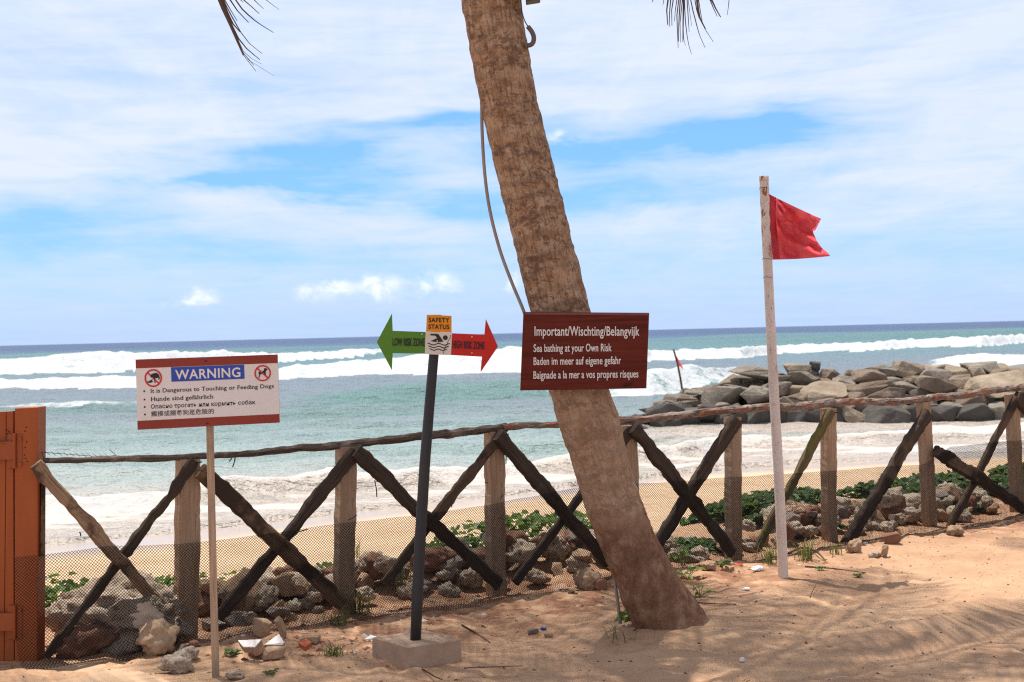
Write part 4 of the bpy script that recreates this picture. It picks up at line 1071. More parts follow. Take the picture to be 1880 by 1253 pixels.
for zz_ in (-.05, .03, hB * .75, hB):
    ring = []
    for a in range(4):
        for t in np.arange(0, 1, .125):
            p = base4[a].lerp(base4[(a + 1) % 4], float(t)); p = Vector((p.x, p.y, zz_))
            p += Vector((noise.noise(p * 9), noise.noise(p * 9 + Vector((5, 0, 0))), .8 * noise.noise(p * 8 + Vector((0, 7, 0))))) * .007
            ring.append(p)
    rings.append(ring)
cen = sum(rings[-1], Vector()) / len(rings[-1]); rings.append([cen.lerp(p, .96) + Vector((0, 0, .006)) for p in rings[-1]])
bm_.loft(rings); bm_.build('concrete_block', M['concrete'], ss_)

# --- timber notice on the palm
nb_ = Vector((-.03, -1, 0)).normalized(); pN = P(1075, 645, 7.22)
def c3(x, y): return (930 + x / 6.483, 550 + y / 6.483)
NB = Board([c3(200, 150), c3(1698, 160), c3(1665, 1060), c3(162, 1085)], pN, nb_)
ns = empty('bathing_notice', NB.uv(.5, 1), 'dark red wooden board lettered Sea bathing at your Own Risk on the palm', 'sign')
mb = MB(); mb.prism([NB.uv(0, 1), NB.uv(1, 1), NB.uv(1, 0), NB.uv(0, 0)], NB.nrm, .028); nbo = mb.build('board', M['board_wood'], ns, bevel=.003)
mb = MB(); NB.poly(mb, [(.012, .034), (.992, .034), (.997, .006), (.004, .006)], .0035); mb.build('top_edge', M['board_edge'], nbo)
for (t, x0, x1, yb, cp_, yb1) in (('Important/Wischting/Belangvijk', 333, 1580, 433, 112, 433), ('Sea bathing at your Own Risk', 322, 1250, 627, 92, 618), ('Baden im meer auf eigene gefahr', 322, 1362, 782, 92, 770), ('Baignade a la mer a vos propres risques', 320, 1568, 946, 92, 930)):
    mb = MB(); v, f = text_geo(t, .012); hv, _ = text_geo('H', .012); k = len(mb.v)
    a0 = min(p[0] for p in v); a1 = max(p[0] for p in v); ch = max(p[1] for p in hv) - min(p[1] for p in hv); b0 = min(p[1] for p in hv)
    for p in v:
        q = (p[0] - a0) / (a1 - a0)
        mb.v.append(plane_hit(*c3(x0 + (x1 - x0) * q, yb + (yb1 - yb) * q - (p[1] - b0) / ch * cp_), pN, nb_) + nb_ * .0045)
    for q in f: mb.face([k + i for i in q])
    n0 = len(v)
    for m, sh in ((1, -.9), (2, .9)):
        k = len(mb.v); dx = (NB.c[1] - NB.c[0]).normalized() * (sh / 6.483 * 7.22 / F) + nb_ * .0003 * m
        mb.v += [p + dx for p in mb.v[:n0]]
        for q in f: mb.face([k + i for i in q])
    mb.build('lettering', M['letter_white'], nbo)

# ------------------------------------------------------------------ palm
palm = empty('coconut_palm', G(1235, 1160), 'leaning coconut palm with a rough patched trunk carrying the bathing notice', 'palm tree')
tr = [(1252, 1185, 140), (1235, 1150, 132), (1213, 1115, 124), (1196, 1085, 118), (1180, 1050, 112), (1155, 1000, 106), (1124, 920, 106), (1103, 850, 106), (1083, 780, 113), (1064, 720, 111), (1045, 645, 111), (1028, 570, 111),
      (1011, 500, 110), (986, 400, 108), (961, 300, 110), (937, 200, 106), (918, 100, 110), (901, 0, 111), (884, -110, 108), (866, -240, 104), (846, -400, 100), (822, -600, 95), (800, -800, 90), (778, -1010, 90)]
YP = 7.45
cpt = [P(x, y, YP) for x, y, w in tr]; cr = [w * .5 * .965 * YP / F for x, y, w in tr]
def cat(pts, rad, step):
    P2 = []; R2 = []
    for i in range(len(pts) - 1):
        p0, p1, p2, p3 = pts[max(i - 1, 0)], pts[i], pts[i + 1], pts[min(i + 2, len(pts) - 1)]
        k = max(1, int((p2 - p1).length / step))
        for j in range(k):
            t = j / k
            P2.append(.5 * ((2 * p1) + (p2 - p0) * t + (2 * p0 - 5 * p1 + 4 * p2 - p3) * t * t + (3 * p1 - p0 - 3 * p2 + p3) * t ** 3)); R2.append(rad[i] + (rad[i + 1] - rad[i]) * t)
    P2.append(pts[-1]); R2.append(rad[-1]); return P2, R2
tp, trr = cat(cpt, cr, .009)
trr2 = []; L = 0
for i, r in enumerate(trr):
    if i: L += (tp[i] - tp[i - 1]).length
    ph = (L / .105 + .35 * math.sin(L * 5.1) + .8 * noise.noise(Vector((L * 3, 1, 8)))) % 1
    trr2.append(r * (1 + .034 * (math.exp(-((ph - .5) / .12) ** 2)) * (.25 + 1.3 * abs(noise.noise(Vector((L * 7.1, 9, 4))))) * (1 if L > .8 else .3) + .018 * noise.noise(Vector((L * 6, 2, 0)))))
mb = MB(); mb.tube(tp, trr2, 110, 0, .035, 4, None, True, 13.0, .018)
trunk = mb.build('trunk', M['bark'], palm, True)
CROWN = cpt[-1]
rndF = random.Random(5)
def frond_mesh(base, az, L, rise, droop, mat, leaf=.62, dens=46, seed=0, dead=False):
    rf = random.Random(seed); mb = MB(); pts = []; n = 22
    dirh = Vector((math.cos(az), math.sin(az), 0)); ang = rise; p = Vector(base); sl = L / n
    for i in range(n + 1):
        pts.append(p.copy()); p = p + (dirh * math.cos(ang) + Vector((0, 0, math.sin(ang)))) * sl; ang -= droop / n * (0.5 + 1.1 * i / n)
    mb.tube(pts, [.024 * (1 - .88 * i / n) + .002 for i in range(n + 1)], 5, 1)
    side = Vector((-dirh.y, dirh.x, 0))
    for k in range(dens):
        t = .12 + .87 * k / (dens - 1); fi = t * n; i = min(int(fi), n - 1); q = pts[i].lerp(pts[i + 1], fi - i); tg = (pts[i + 1] - pts[i]).normalized()
        ll = leaf * (math.sin(math.pi * (t * .86 + .12)) ** .7) * rf.uniform(.82, 1.1)
        for sgn in (-1, 1):
            if rf.random() < .06: continue
            d = (side * sgn * .80 + tg * .58 + Vector((0, 0, .10 - (.5 if dead else .15) * rf.random()))).normalized()
            w = .036 * rf.uniform(.8, 1.15)
            P3 = [q + d * ll * f + Vector((0, 0, -ll * (.48 + .25 * rf.random()) * f * f)) for f in (0, .35, .7, 1)]
            mb.ribbon(P3, [w * .5, w, w * .75, .004], tg.cross(Vector((0, 0, 1))).cross(d).normalized() if False else tg)
    return mb
for k in range(25):
    az = k * 2.399963 + .3; ring = k / 24
    rise = 1.25 - 1.15 * ring + rndF.uniform(-.1, .1); droop = 1.35 + .75 * ring
    frond_mesh(CROWN + Vector((math.cos(az), math.sin(az), .3)) * .08, az, rndF.uniform(3.3, 4.0), rise, droop, None, .74, 56, k).build('frond', [M['frond'], M['dry_stem']], palm)
# unseen palms added outside the picture to shade the sand
def side_palm(base, top, label, sd, n=22):
    b = Vector(base); t = Vector(top); b.z = hgt(b.x, b.y) - .1; root = empty('coconut_palm', b, label, 'palm tree'); r_ = random.Random(sd)
    mid = b.lerp(t, .5) + Vector((0, 0, -.3)); p, rr = cat([b, b.lerp(mid, .5), mid, mid.lerp(t, .5), t], [.2, .16, .14, .13, .11], .1)
    mb = MB(); mb.tube(p, rr, 18, 0, .04, sd); mb.build('trunk', M['bark'], root, True)
    for k in range(n):
        az = k * 2.399963 + sd; ring = k / (n - 1)
        frond_mesh(t, az, r_.uniform(3.2, 3.9), 1.2 - 1.0 * ring, 1.2 + .6 * ring, None, .74, 52, k + sd * 50).build('frond', [M['frond'], M['dry_stem']], root)
side_palm((6.2, 8.6, 0), (4.9, 10.6, 9.0), 'unseen tall palm added beyond the right end of the fence to cast shade', 5)
side_palm((2.2, 1.2, 0), (2.4, 5.4, 9.6), 'unseen tall palm added leaning over from behind to shade the open sand', 7, 15)
# two dead fronds whose tips hang into the picture
def dead_tips(rach, lines, Y, org, sc, hook):
    mb = MB(); Pt = [P(x, y, yy) for x, y, yy in rach]; a, b = cat(Pt, [.02] * len(Pt), .08); mb.tube(a, [.022 * (1 - .8 * i / len(a)) for i in range(len(a))], 5, 1)
    for k, (w, pts) in enumerate(lines):
        q = [(org[0] + x / sc, org[1] + y / sc) for x, y in pts]
        (x0, y0), (x1, y1) = q[0], q[1]; t = 140 / max(8, (y1 - y0)); top = (x0 + (x0 - x1) * min(t, 4) * .6 + hook[0], y0 - 150 + hook[1])
        q = [top, ((x0 * 2 + top[0]) / 3 + (x0 - x1) * .1, y0 - 60)] + q
        yy = Y + .10 * math.sin(k * 2.3)
        P3 = [P(x, y, yy) for x, y in q]; P3, _ = cat(P3, [1] * len(P3), .04); n = len(P3)
        ww = w * yy / F
        sd = (P3[-1] - P3[0]).normalized().cross(Vector((.25 * math.sin(k * 1.7), -1, 0))).normalized()
        mb.ribbon(P3, [ww * (1 if i < n * .75 else 1 - .7 * (i - n * .75) / (n * .25)) for i in range(n)], sd)
    mb.build('dead_frond', [M['dry_frond'], M['dry_stem']], palm)
left = [(5.5, [(200, 0), (390, 420), (600, 915)]), (4, [(250, 0), (430, 400), (545, 530)]), (2.2, [(270, 0), (560, 540), (700, 720), (905, 885)]), (3, [(225, 0), (520, 640), (650, 800), (870, 985)]), (1.6, [(240, 0), (600, 850), (740, 970), (905, 1060)]),
        (2, [(215, 0), (580, 880), (700, 1040), (805, 1175)]), (1.2, [(230, 0), (590, 860), (800, 1060), (1110, 1253)]), (2.2, [(220, 0), (590, 870), (690, 980), (775, 1085)]), (3, [(380, 0), (500, 180), (685, 375)]),
        (2.6, [(470, 0), (680, 250), (900, 420), (1095, 540)]), (2.6, [(600, 0), (740, 120), (860, 230)]), (2, [(775, 0), (850, 75), (930, 148)]), (1.6, [(970, 0), (1080, 85), (1185, 160)]), (2, [(550, 0), (570, 20), (598, 45)]), (2.4, [(290, 0), (390, 170), (497, 350)])]
dead_tips([(778, -1010, 7.45), (560, -900, 7.2), (400, -560, 7.0), (370, -260, 6.9), (378, -120, 6.9)], left, 6.9, (380, 0), 8.95, (-6, 0))
right = [(1.8, [(195, 0), (190, 25), (178, 50)]), (1.6, [(405, 0), (398, 50), (383, 110)]), (3.2, [(485, 0), (460, 200), (478, 480)]), (2.4, [(535, 0), (515, 250), (508, 515)]), (2.4, [(585, 0), (555, 200), (560, 500)]), (2, [(655, 0), (625, 200), (608, 415)]),
         (2, [(690, 0), (655, 300), (665, 600), (680, 930)]), (2.4, [(720, 0), (700, 300), (690, 500), (685, 800)]), (1.8, [(760, 0), (735, 250), (715, 450), (728, 820)]), (3, [(785, 0), (775, 400), (770, 810)]), (1.8, [(800, 0), (825, 480), (880, 860), (935, 1045)]),
         (1.8, [(850, 0), (870, 300), (890, 620)]), (1.4, [(870, 0), (905, 260), (938, 505)]), (2, [(920, 0), (1000, 350), (1090, 680), (1195, 920)]), (1.8, [(1000, 0), (1075, 330), (1205, 580), (1355, 810)]), (4, [(1040, 0), (1090, 330), (1150, 460), (1205, 560)]),
         (2, [(1070, 0), (1110, 250), (1140, 400)]), (2.2, [(1290, 0), (1360, 170), (1430, 320)]), (3.4, [(1320, 0), (1400, 170), (1495, 335)]), (1.6, [(1655, 0), (1640, 150), (1620, 290)]), (1.4, [(775, 500), (785, 750), (820, 880)])]
dead_tips([(778, -1010, 7.45), (1000, -1000, 7.3), (1180, -700, 7.2), (1245, -350, 7.1), (1256, -130, 7.1)], right, 7.1, (1180, 0), 10.44, (2, 0))

# hose and lamp lead hanging on the palm
mb = MB(); hp = [P(x, y, yy) for x, y, yy in ((882, 120, 7.46), (884, 180, 7.45), (885, 240, 7.44), (890, 320, 7.43), (900, 390, 7.43), (918, 460, 7.43), (940, 520, 7.42), (962, 573, 7.4), (985, 640, 7.42), (1010, 700, 7.55), (1050, 790, 7.66), (1090, 920, 7.66), (1118, 1015, 7.62), (1129, 1070, 7.55), (1139, 1146, 7.5))]
hp2, _ = cat(hp, [1] * len(hp), .03); mb.tube(hp2, .0088, 8)
o = mb.build('hose', M['hose'], None, True, hp[-1]); tag(o, 'thin grey brown hose hanging beside the palm trunk down to the sand', 'hose')
lamp = empty('floodlight', P(978, -12, 7.35), 'dark floodlight bracket strapped to the palm with a dangling hooked cable', 'lamp')
mb = MB(); mb.prism(front_poly([(966, 2), (992, -2), (1004, -70), (962, -70)], 7.3), VN, .1); mb.build('lamp_body', M['cable'], lamp, bevel=.004)
mb = MB(); mb.prism(front_poly([(925, -8), (966, -14), (966, -24), (925, -18)], 7.27), VN, .03); mb.build('bracket', M['cable'], lamp)
mb = MB(); mb.tube(cat([P(x, y, 7.36) for x, y in ((955, -20), (957, 8), (959, 25), (964, 40), (970, 50))], [1] * 5, .01)[0], .003, 6); cb_ = mb.build('cable', M['cable'], lamp)
mb = MB(); mb.tube(cat([P(x, y, 7.36) for x, y in ((969, 49), (976, 58), (980, 68), (979, 78), (974, 83), (967, 84))], [1] * 6, .01)[0], .0125, 8); mb.build('cable_sleeve', M['hookgrey'], cb_, True)

# ------------------------------------------------------------------ red flag on the white pole
fp = empty('flagpole', G(1438, 1062), 'white rust speckled pole flying a frayed red flag in the sand', 'flagpole')
YF = G(1438, 1062).y
mb = MB(); q = [P(x, y, YF) for x, y in ((1438.5, 1075), (1437, 1040), (1431, 900), (1421, 720), (1411, 520), (1402.5, 326))]
q2, _ = cat(q, [1] * len(q), .06); n = len(q2); mb.tube(q2, [.0335 - .0045 * i / n for i in range(n)], 20, 0, .02, 5); mb.build('pole', M['white_pole'], fp, True)
mb = MB(); mb.tube([P(1402.8, 333, YF), P(1402.4, 324, YF)], .0305, 18); mb.build('pole_cap', M['white_pole'], fp, True)
for (x, y) in ((1402.6, 346), (1408.5, 476), (1410, 510)):
    c = P(x, y, YF); mb = MB(); mb.tube([c + Vector((.0315 * math.cos(t * .524), .0315 * math.sin(t * .524), .004 * math.sin(t))) for t in range(13)], .0013, 4); mb.build('wire_tie', M['wire'], fp)
nu, nv = 46, 40
hoL = [(258, 237), (262, 330), (268, 440), (276, 590), (285, 740)]
tt_ = [0, .19, .41, .70, 1]
edx = [(0, 658, 427), (.12, 640, 462), (.24, 612, 517), (.30, 596, 517), (.36, 598, 535), (.55, 628, 600), (.75, 664, 650), (.9, 712, 690), (1, 728, 712)]
Xs = []; Ys = []; Zs = []
for j in range(nv):
    t = j / (nv - 1)
    lx = np.interp(t, tt_, [p[0] for p in hoL]); ly = np.interp(t, tt_, [p[1] for p in hoL])
    rx = np.interp(t, [e[0] for e in edx], [e[1] for e in edx]); ry = np.interp(t, [e[0] for e in edx], [e[2] for e in edx])
    row = []
    for i in range(nu):
        u = i / (nu - 1)
        sag = math.sin(math.pi * u) * (8 * (1 - t) + 6 * t)
        x = lx + (rx - lx) * u; y = ly + (ry - ly) * u + sag * (.4 if t < .5 else -.6) + (10 * math.sin(math.pi * u) * t if t > .8 else 0)
        dz = .085 * math.sin(u * 5.2 + t * 3.1 + .4) * min(1, u * 3) + .050 * math.sin((u * .9 + (1 - t) * 1.7) * 9) * min(1, u * 2.5) + .05 * (u > .09) * sm(.08, .16, u) - .06 * float(np.exp(-((t - .34 - u * .05) / .07) ** 2)) * u + .060 * abs(math.sin((math.atan2(t + .06, u + .02)) * 8.5 + 1.1 * u)) * min(1, u * 4) * (1.2 - t) + .05 * noise.noise(Vector((u * 4, t * 4, 3))) + .022 * noise.noise(Vector((u * 9, t * 9, 7)))
        row.append(P(1350 + x / 4.176, 300 + y / 4.176, YF - .02 + dz * 1.0))
    Xs.append(row)
mb = MB(); mb.loft(Xs, False, False); fl = mb.build('flag', M['flag'], fp, True)
mb = MB(); mb.loft([[p + Vector((0, -.003, 0)) for p in r_[:7]] for r_ in Xs], False, False); mb.build('hem', M['hem'], fl, True)

# small far flag on the breakwater
ff = empty('marker_flag', P(1254, 728, 44.0), 'small distant red flag on a leaning stick at the tip of the breakwater', 'flag')
mb = MB(); mb.tube([P(1254.5, 730, 44), P(1250, 700, 44), P(1244, 668, 44), P(1236.5, 642, 44)], [.035, .032, .03, .03], 8, 0, .1, 2); mb.build('stick', M['brown_wood'], ff)
mb = MB(); mb.loft([[P(x, y, 44 + .05 * math.sin(y)) for x, y in r_] for r_ in (((1236.5, 644), (1239, 648), (1241, 652)), ((1239, 655), (1243, 658), (1247, 663)), ((1241, 663), (1247, 667), (1252, 671)), ((1243.5, 670), (1249, 674), (1255, 679)))], False, False); mb.build('flag', M['flag'], ff, True)

# ------------------------------------------------------------------ stones and rubble along the fence foot
rs = random.Random(21); sid = [500]
def on(px, py):
    p = G(px, py)
    for _ in range(4): p = G(px, py, hgt(p.x, p.y))
    return p
def stone(px, py, w, h, mat, label, kind='hull', sq=.8, name='stone', group=None, sink=.15, rot=None, cat_='stone'):
    """px, py: where its foot meets the ground; w, h: size in the photograph"""
    p = on(px, py); k = p.y / F; sid[0] += 1
    W = w * k / 2; H = h * k / 2
    o = rock_mesh(name, (W, W * sq, H), sid[0], M[mat], kind, None, (p.x, p.y + W * sq * .6, p.z + H * (1 - sink)), rot or (rs.uniform(-.2, .2), rs.uniform(-.2, .2), rs.uniform(-1, 1)))
    return tag(o, label, cat_, group)
stone(212, 1193, 255, 130, 'coral', 'largest pitted coral rock, behind the net next to the orange gate', 'coral', .6, 'coral_rock', sink=.22, rot=(0, 0, .2))
stone(285, 1203, 70, 66, 'stone_tan', 'rounded tan stone tucked against the foot of the largest coral rock', 'coral', .8)
stone(150, 1206, 110, 60, 'stone_red', 'red brown coral lump in front of the largest coral rock', 'coral', .6, 'coral_rock')
stone(480, 1171, 40, 46, 'stone_tan', 'upright tan stone leaning at the net behind the white tile shards', 'hull', .5)
stone(512, 1168, 32, 38, 'stone_tan', 'smaller tan stone beside the upright one at the net', 'hull', .5)
stone(505, 1212, 62, 30, 'stone_tan', 'flat tan slab lying in front of the white tile shards', 'hull', .7)
stone(470, 1210, 44, 26, 'stone_red', 'low reddish stone left of the flat tan slab', 'hull', .7)
stone(322, 1238, 62, 40, 'coral', 'pitted pale coral lump on the sand left of the warning stake', 'coral', .8, 'coral_rock')
stone(345, 1215, 40, 26, 'coral', 'small knobbly coral lump behind the pale one near the warning stake', 'coral', .8, 'coral_rock')
stone(355, 1190, 22, 16, 'stone_red', 'small round reddish stone between the warning stake and the net', 'hull', .8)
stone(335, 1196, 20, 13, 'stone_grey', 'small grey stone beside the round reddish one near the warning stake', 'hull', .8)
stone(430, 1250, 34, 16, 'coral', 'half buried coral lump at the right of the warning stake foot', 'coral', .8, 'coral_rock')
stone(1079, 1083, 48, 40, 'stone_tan', 'blocky tan stone on the sand left of the palm, by the net', 'coral', .8)
stone(1105, 1085, 24, 24, 'stone_red', 'brown stone close to the thin hose left of the palm', 'hull', .8)
stone(1050, 1090, 22, 14, 'stone_tan', 'small tan stone left of the blocky one by the palm', 'hull', .8)
stone(1570, 1022, 31, 33, 'stone_tan', 'smooth orange tan stone standing at the net right of the flagpole', 'coral', .7)
stone(1626, 1024, 20, 26, 'stone_tan', 'small squared tan stone right of the smooth standing stone', 'hull', .6)
stone(1608, 1026, 26, 14, 'coral', 'small white coral piece lying between the two tan stones', 'coral', .8, 'coral_rock')
stone(1303, 1048, 30, 18, 'stone_tan', 'flat tan stone at the net between the palm and the flagpole', 'coral', .8)
stone(980, 1166, 28, 12, 'stone_grey', 'flat grey stone on the bare sand between concrete block and palm', 'hull', .6)
stone(1006, 1172, 22, 12, 'stone_tan', 'flat tan stone beside the grey one between concrete block and palm', 'hull', .6)
stone(1640, 1000, 44, 26, 'stone_red', 'brown broken stone behind the net at the second post from the right', 'hull', .6)
stone(1755, 985, 30, 22, 'stone_tan', 'orange lump of stone at the foot of the second post from the right', 'coral', .8)
# tile shards and brick
def shard(pts, th, mats, label, name='tile_shard', cat_='tile', tilt=.0):
    p0 = on(*pts[0]); q = []
    for (x, y, z) in [(a, b, c) for (a, b), c in zip(pts, tilt)]:
        g = G(x, y, p0.z + z); q.append(g)
    mb = MB(); nn = (q[1] - q[0]).cross(q[2] - q[0]).normalized(); nn = nn if nn.z > 0 else -nn
    mb.prism(q, nn, .004, 0); mb.prism([v - nn * .0045 for v in q], nn, th, 1)
    o = mb.build(name, mats, None, False, q[0]); return tag(o, label, cat_)
shard([(437, 1176), (480, 1174), (468, 1188), (446, 1188)], .030, [M['tile_white'], M['stone_tan']], 'broken white tile piece on mortar, left of the pair by the net', tilt=(.05, .06, .035, .035))
shard([(485, 1184), (512, 1164), (522, 1180), (518, 1184)], .030, [M['tile_white'], M['stone_tan']], 'broken white tile piece on mortar, tilted up behind the flat slab', tilt=(.04, .08, .05, .04))
stone(570, 1184, 48, 18, 'stone_tan', 'pale mortar lump carrying a red brick face among the gravel', 'hull', .8)
shard([(548, 1180), (562, 1172), (572, 1179), (560, 1188)], .02, [M['brick'], M['brick']], 'bright red brick fragment in the gravel left of the concrete block', 'brick_fragment', 'brick', tilt=(.045, .055, .05, .035))
shard([(669, 1174), (681, 1166), (691, 1169), (684, 1173)], .004, [M['litter_white'], M['litter_white']], 'white scrap of paper against the left of the concrete block', 'paper_scrap', 'litter', tilt=(.005, .012, .012, .004))
for (x, y, w, h, lb) in ((1392, 1049, 24, 9, 'crumpled white plastic scrap between the palm and the flagpole'), (1370, 1085, 16, 6, 'flat white plastic scrap on the sunlit sand below the flagpole foot'), (1363, 1216, 10, 9, 'tiny clear plastic scrap on the foreground sand right of the palm')):
    stone(x, y, w, h, 'litter_white', lb, 'coral', .7, 'plastic_scrap', cat_='litter')
M['scrap_blue'] = simple('scrap_blue', (0.05, 0.12, 0.35), None, 10, .5, .2); M['scrap_red'] = simple('scrap_red', (0.45, 0.05, 0.03), None, 10, .5, .2)
stone(998, 1157, 14, 6, 'scrap_blue', 'little blue plastic scrap behind the two flat stones left of the palm', 'coral', .7, 'plastic_scrap', cat_='litter')
stone(1354, 1042, 22, 8, 'scrap_red', 'little red plastic scrap at the net left of the flagpole', 'coral', .6, 'plastic_scrap', cat_='litter')
# rubble bank behind the net: each stone its own thing
GR = {'coral': ('pale pitted coral stone in the rubble bank behind the net', 'pale rubble stones behind the net'), 'stone_red': ('red brown stone in the rubble bank behind the net', 'red brown rubble stones behind the net'),
      'stone_grey': ('grey stone in the rubble bank behind the net', 'grey rubble stones behind the net'), 'stone_tan': ('tan stone in the rubble bank behind the net', 'tan rubble stones behind the net')}
for k in range(270):
    s = rs.uniform(.95, 7.9); d = rs.uniform(.06, .62); sz = rs.uniform(.04, .115) * (1.2 if d > .25 else .8)
    if 4.5 < s < 5.6 and d > .3: continue
    p = FA + FD * s + FN * d
    if abs(s - 2.9) < .35 or abs(s - 1.2) < .25: sz *= 1.25
    mk = rs.choices(('coral', 'stone_red', 'stone_grey', 'stone_tan'), (.52, .16, .16, .16))[0]; sid[0] += 1
    zo = .10 * math.exp(-((d - .35) / .25) ** 2) * rs.random() * 1.6
    o = rock_mesh('rubble_stone', (sz, sz * rs.uniform(.6, .95), sz * rs.uniform(.45, .8)), sid[0], M[mk], 'coral' if mk in ('coral', 'stone_red') else 'hull', None, (p.x, p.y, hgt(p.x, p.y) + sz * .2 + zo), (rs.uniform(-.4, .4), rs.uniform(-.4, .4), rs.uniform(0, 6)))
    tag(o, GR[mk][0], 'stone', GR[mk][1])

# gravel, bark bits and dead leaf crumbs strewn on the sand: nobody could count them
def crumbs(name, n, area, mats, sizes, label, seed, cat_):
    r = random.Random(seed); mb = MB()
    for i in range(n):
        x, y = area(r); z = hgt(x, y); a = sizes[0] * (sizes[1] / sizes[0]) ** (r.random() ** 2.2); t = r.uniform(0, 6.28); c, s = math.cos(t), math.sin(t); el = r.uniform(.35, 1)
        k = len(mb.v); h = a * r.uniform(.25, .7)
        for (u, v, w) in ((-1, -.6, 0), (.8, -1, 0), (1, .7, 0), (-.7, 1, 0), (.1 * r.random(), .2, 1)):
            u *= a * r.uniform(.7, 1.2); v *= a * el * r.uniform(.7, 1.2); mb.v.append(Vector((x + u * c - v * s, y + u * s + v * c, z - .002 + w * h)))
        mi = r.choices(range(len(mats)), [m[1] for m in mats])[0]
        for q in ((0, 1, 4), (1, 2, 4), (2, 3, 4), (3, 0, 4)): mb.face([k + j for j in q], None, mi)
    o = mb.build(name, [m[0] for m in mats]); return tag(o, label, cat_, kind='stuff')
M['crumb_dark'] = simple('crumb_dark', (0.07, 0.035, 0.022), (0.14, 0.07, 0.045), 40, .95, 0)
M['crumb_sand'] = simple('crumb_sand', (0.30, 0.165, 0.10), (0.42, 0.25, 0.16), 40, .95, 0)
M['crumb_pale'] = simple('crumb_pale', (0.50, 0.42, 0.36), (0.6, 0.52, 0.46), 40, .9, 0)
M['crumb_red'] = simple('crumb_red', (0.20, 0.075, 0.04), (0.30, 0.13, 0.075), 40, .95, 0)
crumbs('ground_litter', 12000, lambda r: (r.uniform(-3.2, 5.2), r.uniform(5.9, 11.5)), [(M['crumb_dark'], 6), (M['crumb_sand'], 3), (M['crumb_pale'], .2)], (.0035, .016), 'dark bark crumbs and lumps of sand strewn over the sandy ground', 3, 'litter')
def strip(r):
    s = r.uniform(.7, 7.8); d = -abs(r.gauss(0, .32)) + .05; p = FA + FD * s + FN * d; return p.x, p.y
crumbs('gravel', 2600, strip, [(M['crumb_red'], 5), (M['crumb_sand'], 3), (M['crumb_pale'], 1.0), (M['crumb_dark'], 2)], (.004, .024), 'reddish broken brick gravel and soil along the foot of the fence', 4, 'gravel')
def patch(r):
    p = on(600, 1180); return p.x + r.gauss(0, .24), p.y + r.gauss(0, .16)
crumbs('brick_gravel', 500, patch, [(M['crumb_red'], 5), (M['crumb_sand'], 3), (M['crumb_pale'], 1.2), (M['crumb_dark'], 1)], (.006, .030), 'heap of red brick crumbs and pale gravel left of the concrete block', 6, 'gravel')

# sand covered slab at the lower left
q = [on(-60, 1262), on(330, 1262), on(225, 1222), on(120, 1218), on(-60, 1232)]
mb = MB(); mb.prism([Vector((p.x, p.y, .028)) for p in q], Vector((0, 0, 1)), .08)
M['slab'] = simple('sandy_slab', (0.42, 0.27, 0.17), (0.50, 0.34, 0.22), 6, .95, .5, .01, 30)
tag(mb.build('concrete_slab', M['slab'], None, False, q[0], bevel=.02), 'pale sand covered slab in the ground in front of the orange gate', 'slab')

# ------------------------------------------------------------------ plants
def leaf(mb, c, d, n, l, w, mi=0, fold=.2):
    s = d.cross(n).normalized(); k = len(mb.v)
    mb.v += [c, c + d * l * .25 + s * w * .5 + n * w * fold, c + d * l * .68 + s * w * .42 + n * w * fold, c + d * l - n * l * .08, c + d * l * .68 - s * w * .42 + n * w * fold, c + d * l * .25 - s * w * .5 + n * w * fold, c + d * l * .45]
    for q in ((0, 1, 6), (1, 2, 6), (2, 3, 6), (3, 4, 6), (4, 5, 6), (5, 0, 6)): mb.face([k + i for i in q], None, mi)
def cover(name, n, spot, hmax, size, mat, label, seed):
    r = random.Random(seed); mb = MB()
    for i in range(n):
        x, y, hm = spot(r); z = hgt(x, y) + hm * r.random() ** .6
        a = r.uniform(0, 6.283); d = Vector((math.cos(a), math.sin(a), r.uniform(-.45, .35))).normalized()
        nn = (Vector((r.gauss(0, .45), r.gauss(-.25, .45), 1))).normalized(); nn = (nn - d * nn.dot(d)).normalized(); l = size * r.uniform(.6, 1.25)
        leaf(mb, Vector((x, y, z)), d, nn, l, l * .95)
    return tag(mb.build(name, [mat]), label, 'ground cover', kind='stuff')
def spotR(r):
    while True:
        s = r.uniform(4.05, 9.6); d = r.gauss(.9, .33); dens = sm(4.0, 4.6, s)
        if d < .15 or d > 1.7 or r.random() > dens: continue
        p = FA + FD * s + FN * d
        c = vn(s * 1.7, d * 2.2, 77)
        if c < .44: continue
        return p.x, p.y, (.03 + .14 * math.exp(-((d - .9) / .45) ** 2) * (.3 + .9 * c) * float(sm(3.6, 6.5, s)))
cover('beach_creeper', 5200, spotR, .3, .075, M['shade_leaf'], 'dark green beach creeper leaves massed behind the right half of the fence', 41)
def spotL(r):
    while True:
        k = r.choice(((.22, 1.05, .22, .25, .26), (.25, 1.0, .25, .3, .20), (.70, 1.25, .30, .16, .17), (1.25, 1.35, .40, .16, .14), (3.55, .95, .42, .22, .26), (3.05, .85, .25, .2, .16), (2.35, 1.1, .2, .2, .10), (4.1, 1.0, .3, .25, .28), (4.1, 1.0, .3, .25, .28), (3.55, .95, .42, .22, .26)))
        s = r.gauss(k[0], k[2] * .6); d = r.gauss(k[1], k[3] * .6); p = FA + FD * s + FN * d
        return p.x, p.y, k[4]
cover('beach_vine', 1800, spotL, .2, .055, M['vine_leaf'], 'bright green beach vine patches behind the left half of the fence', 42)

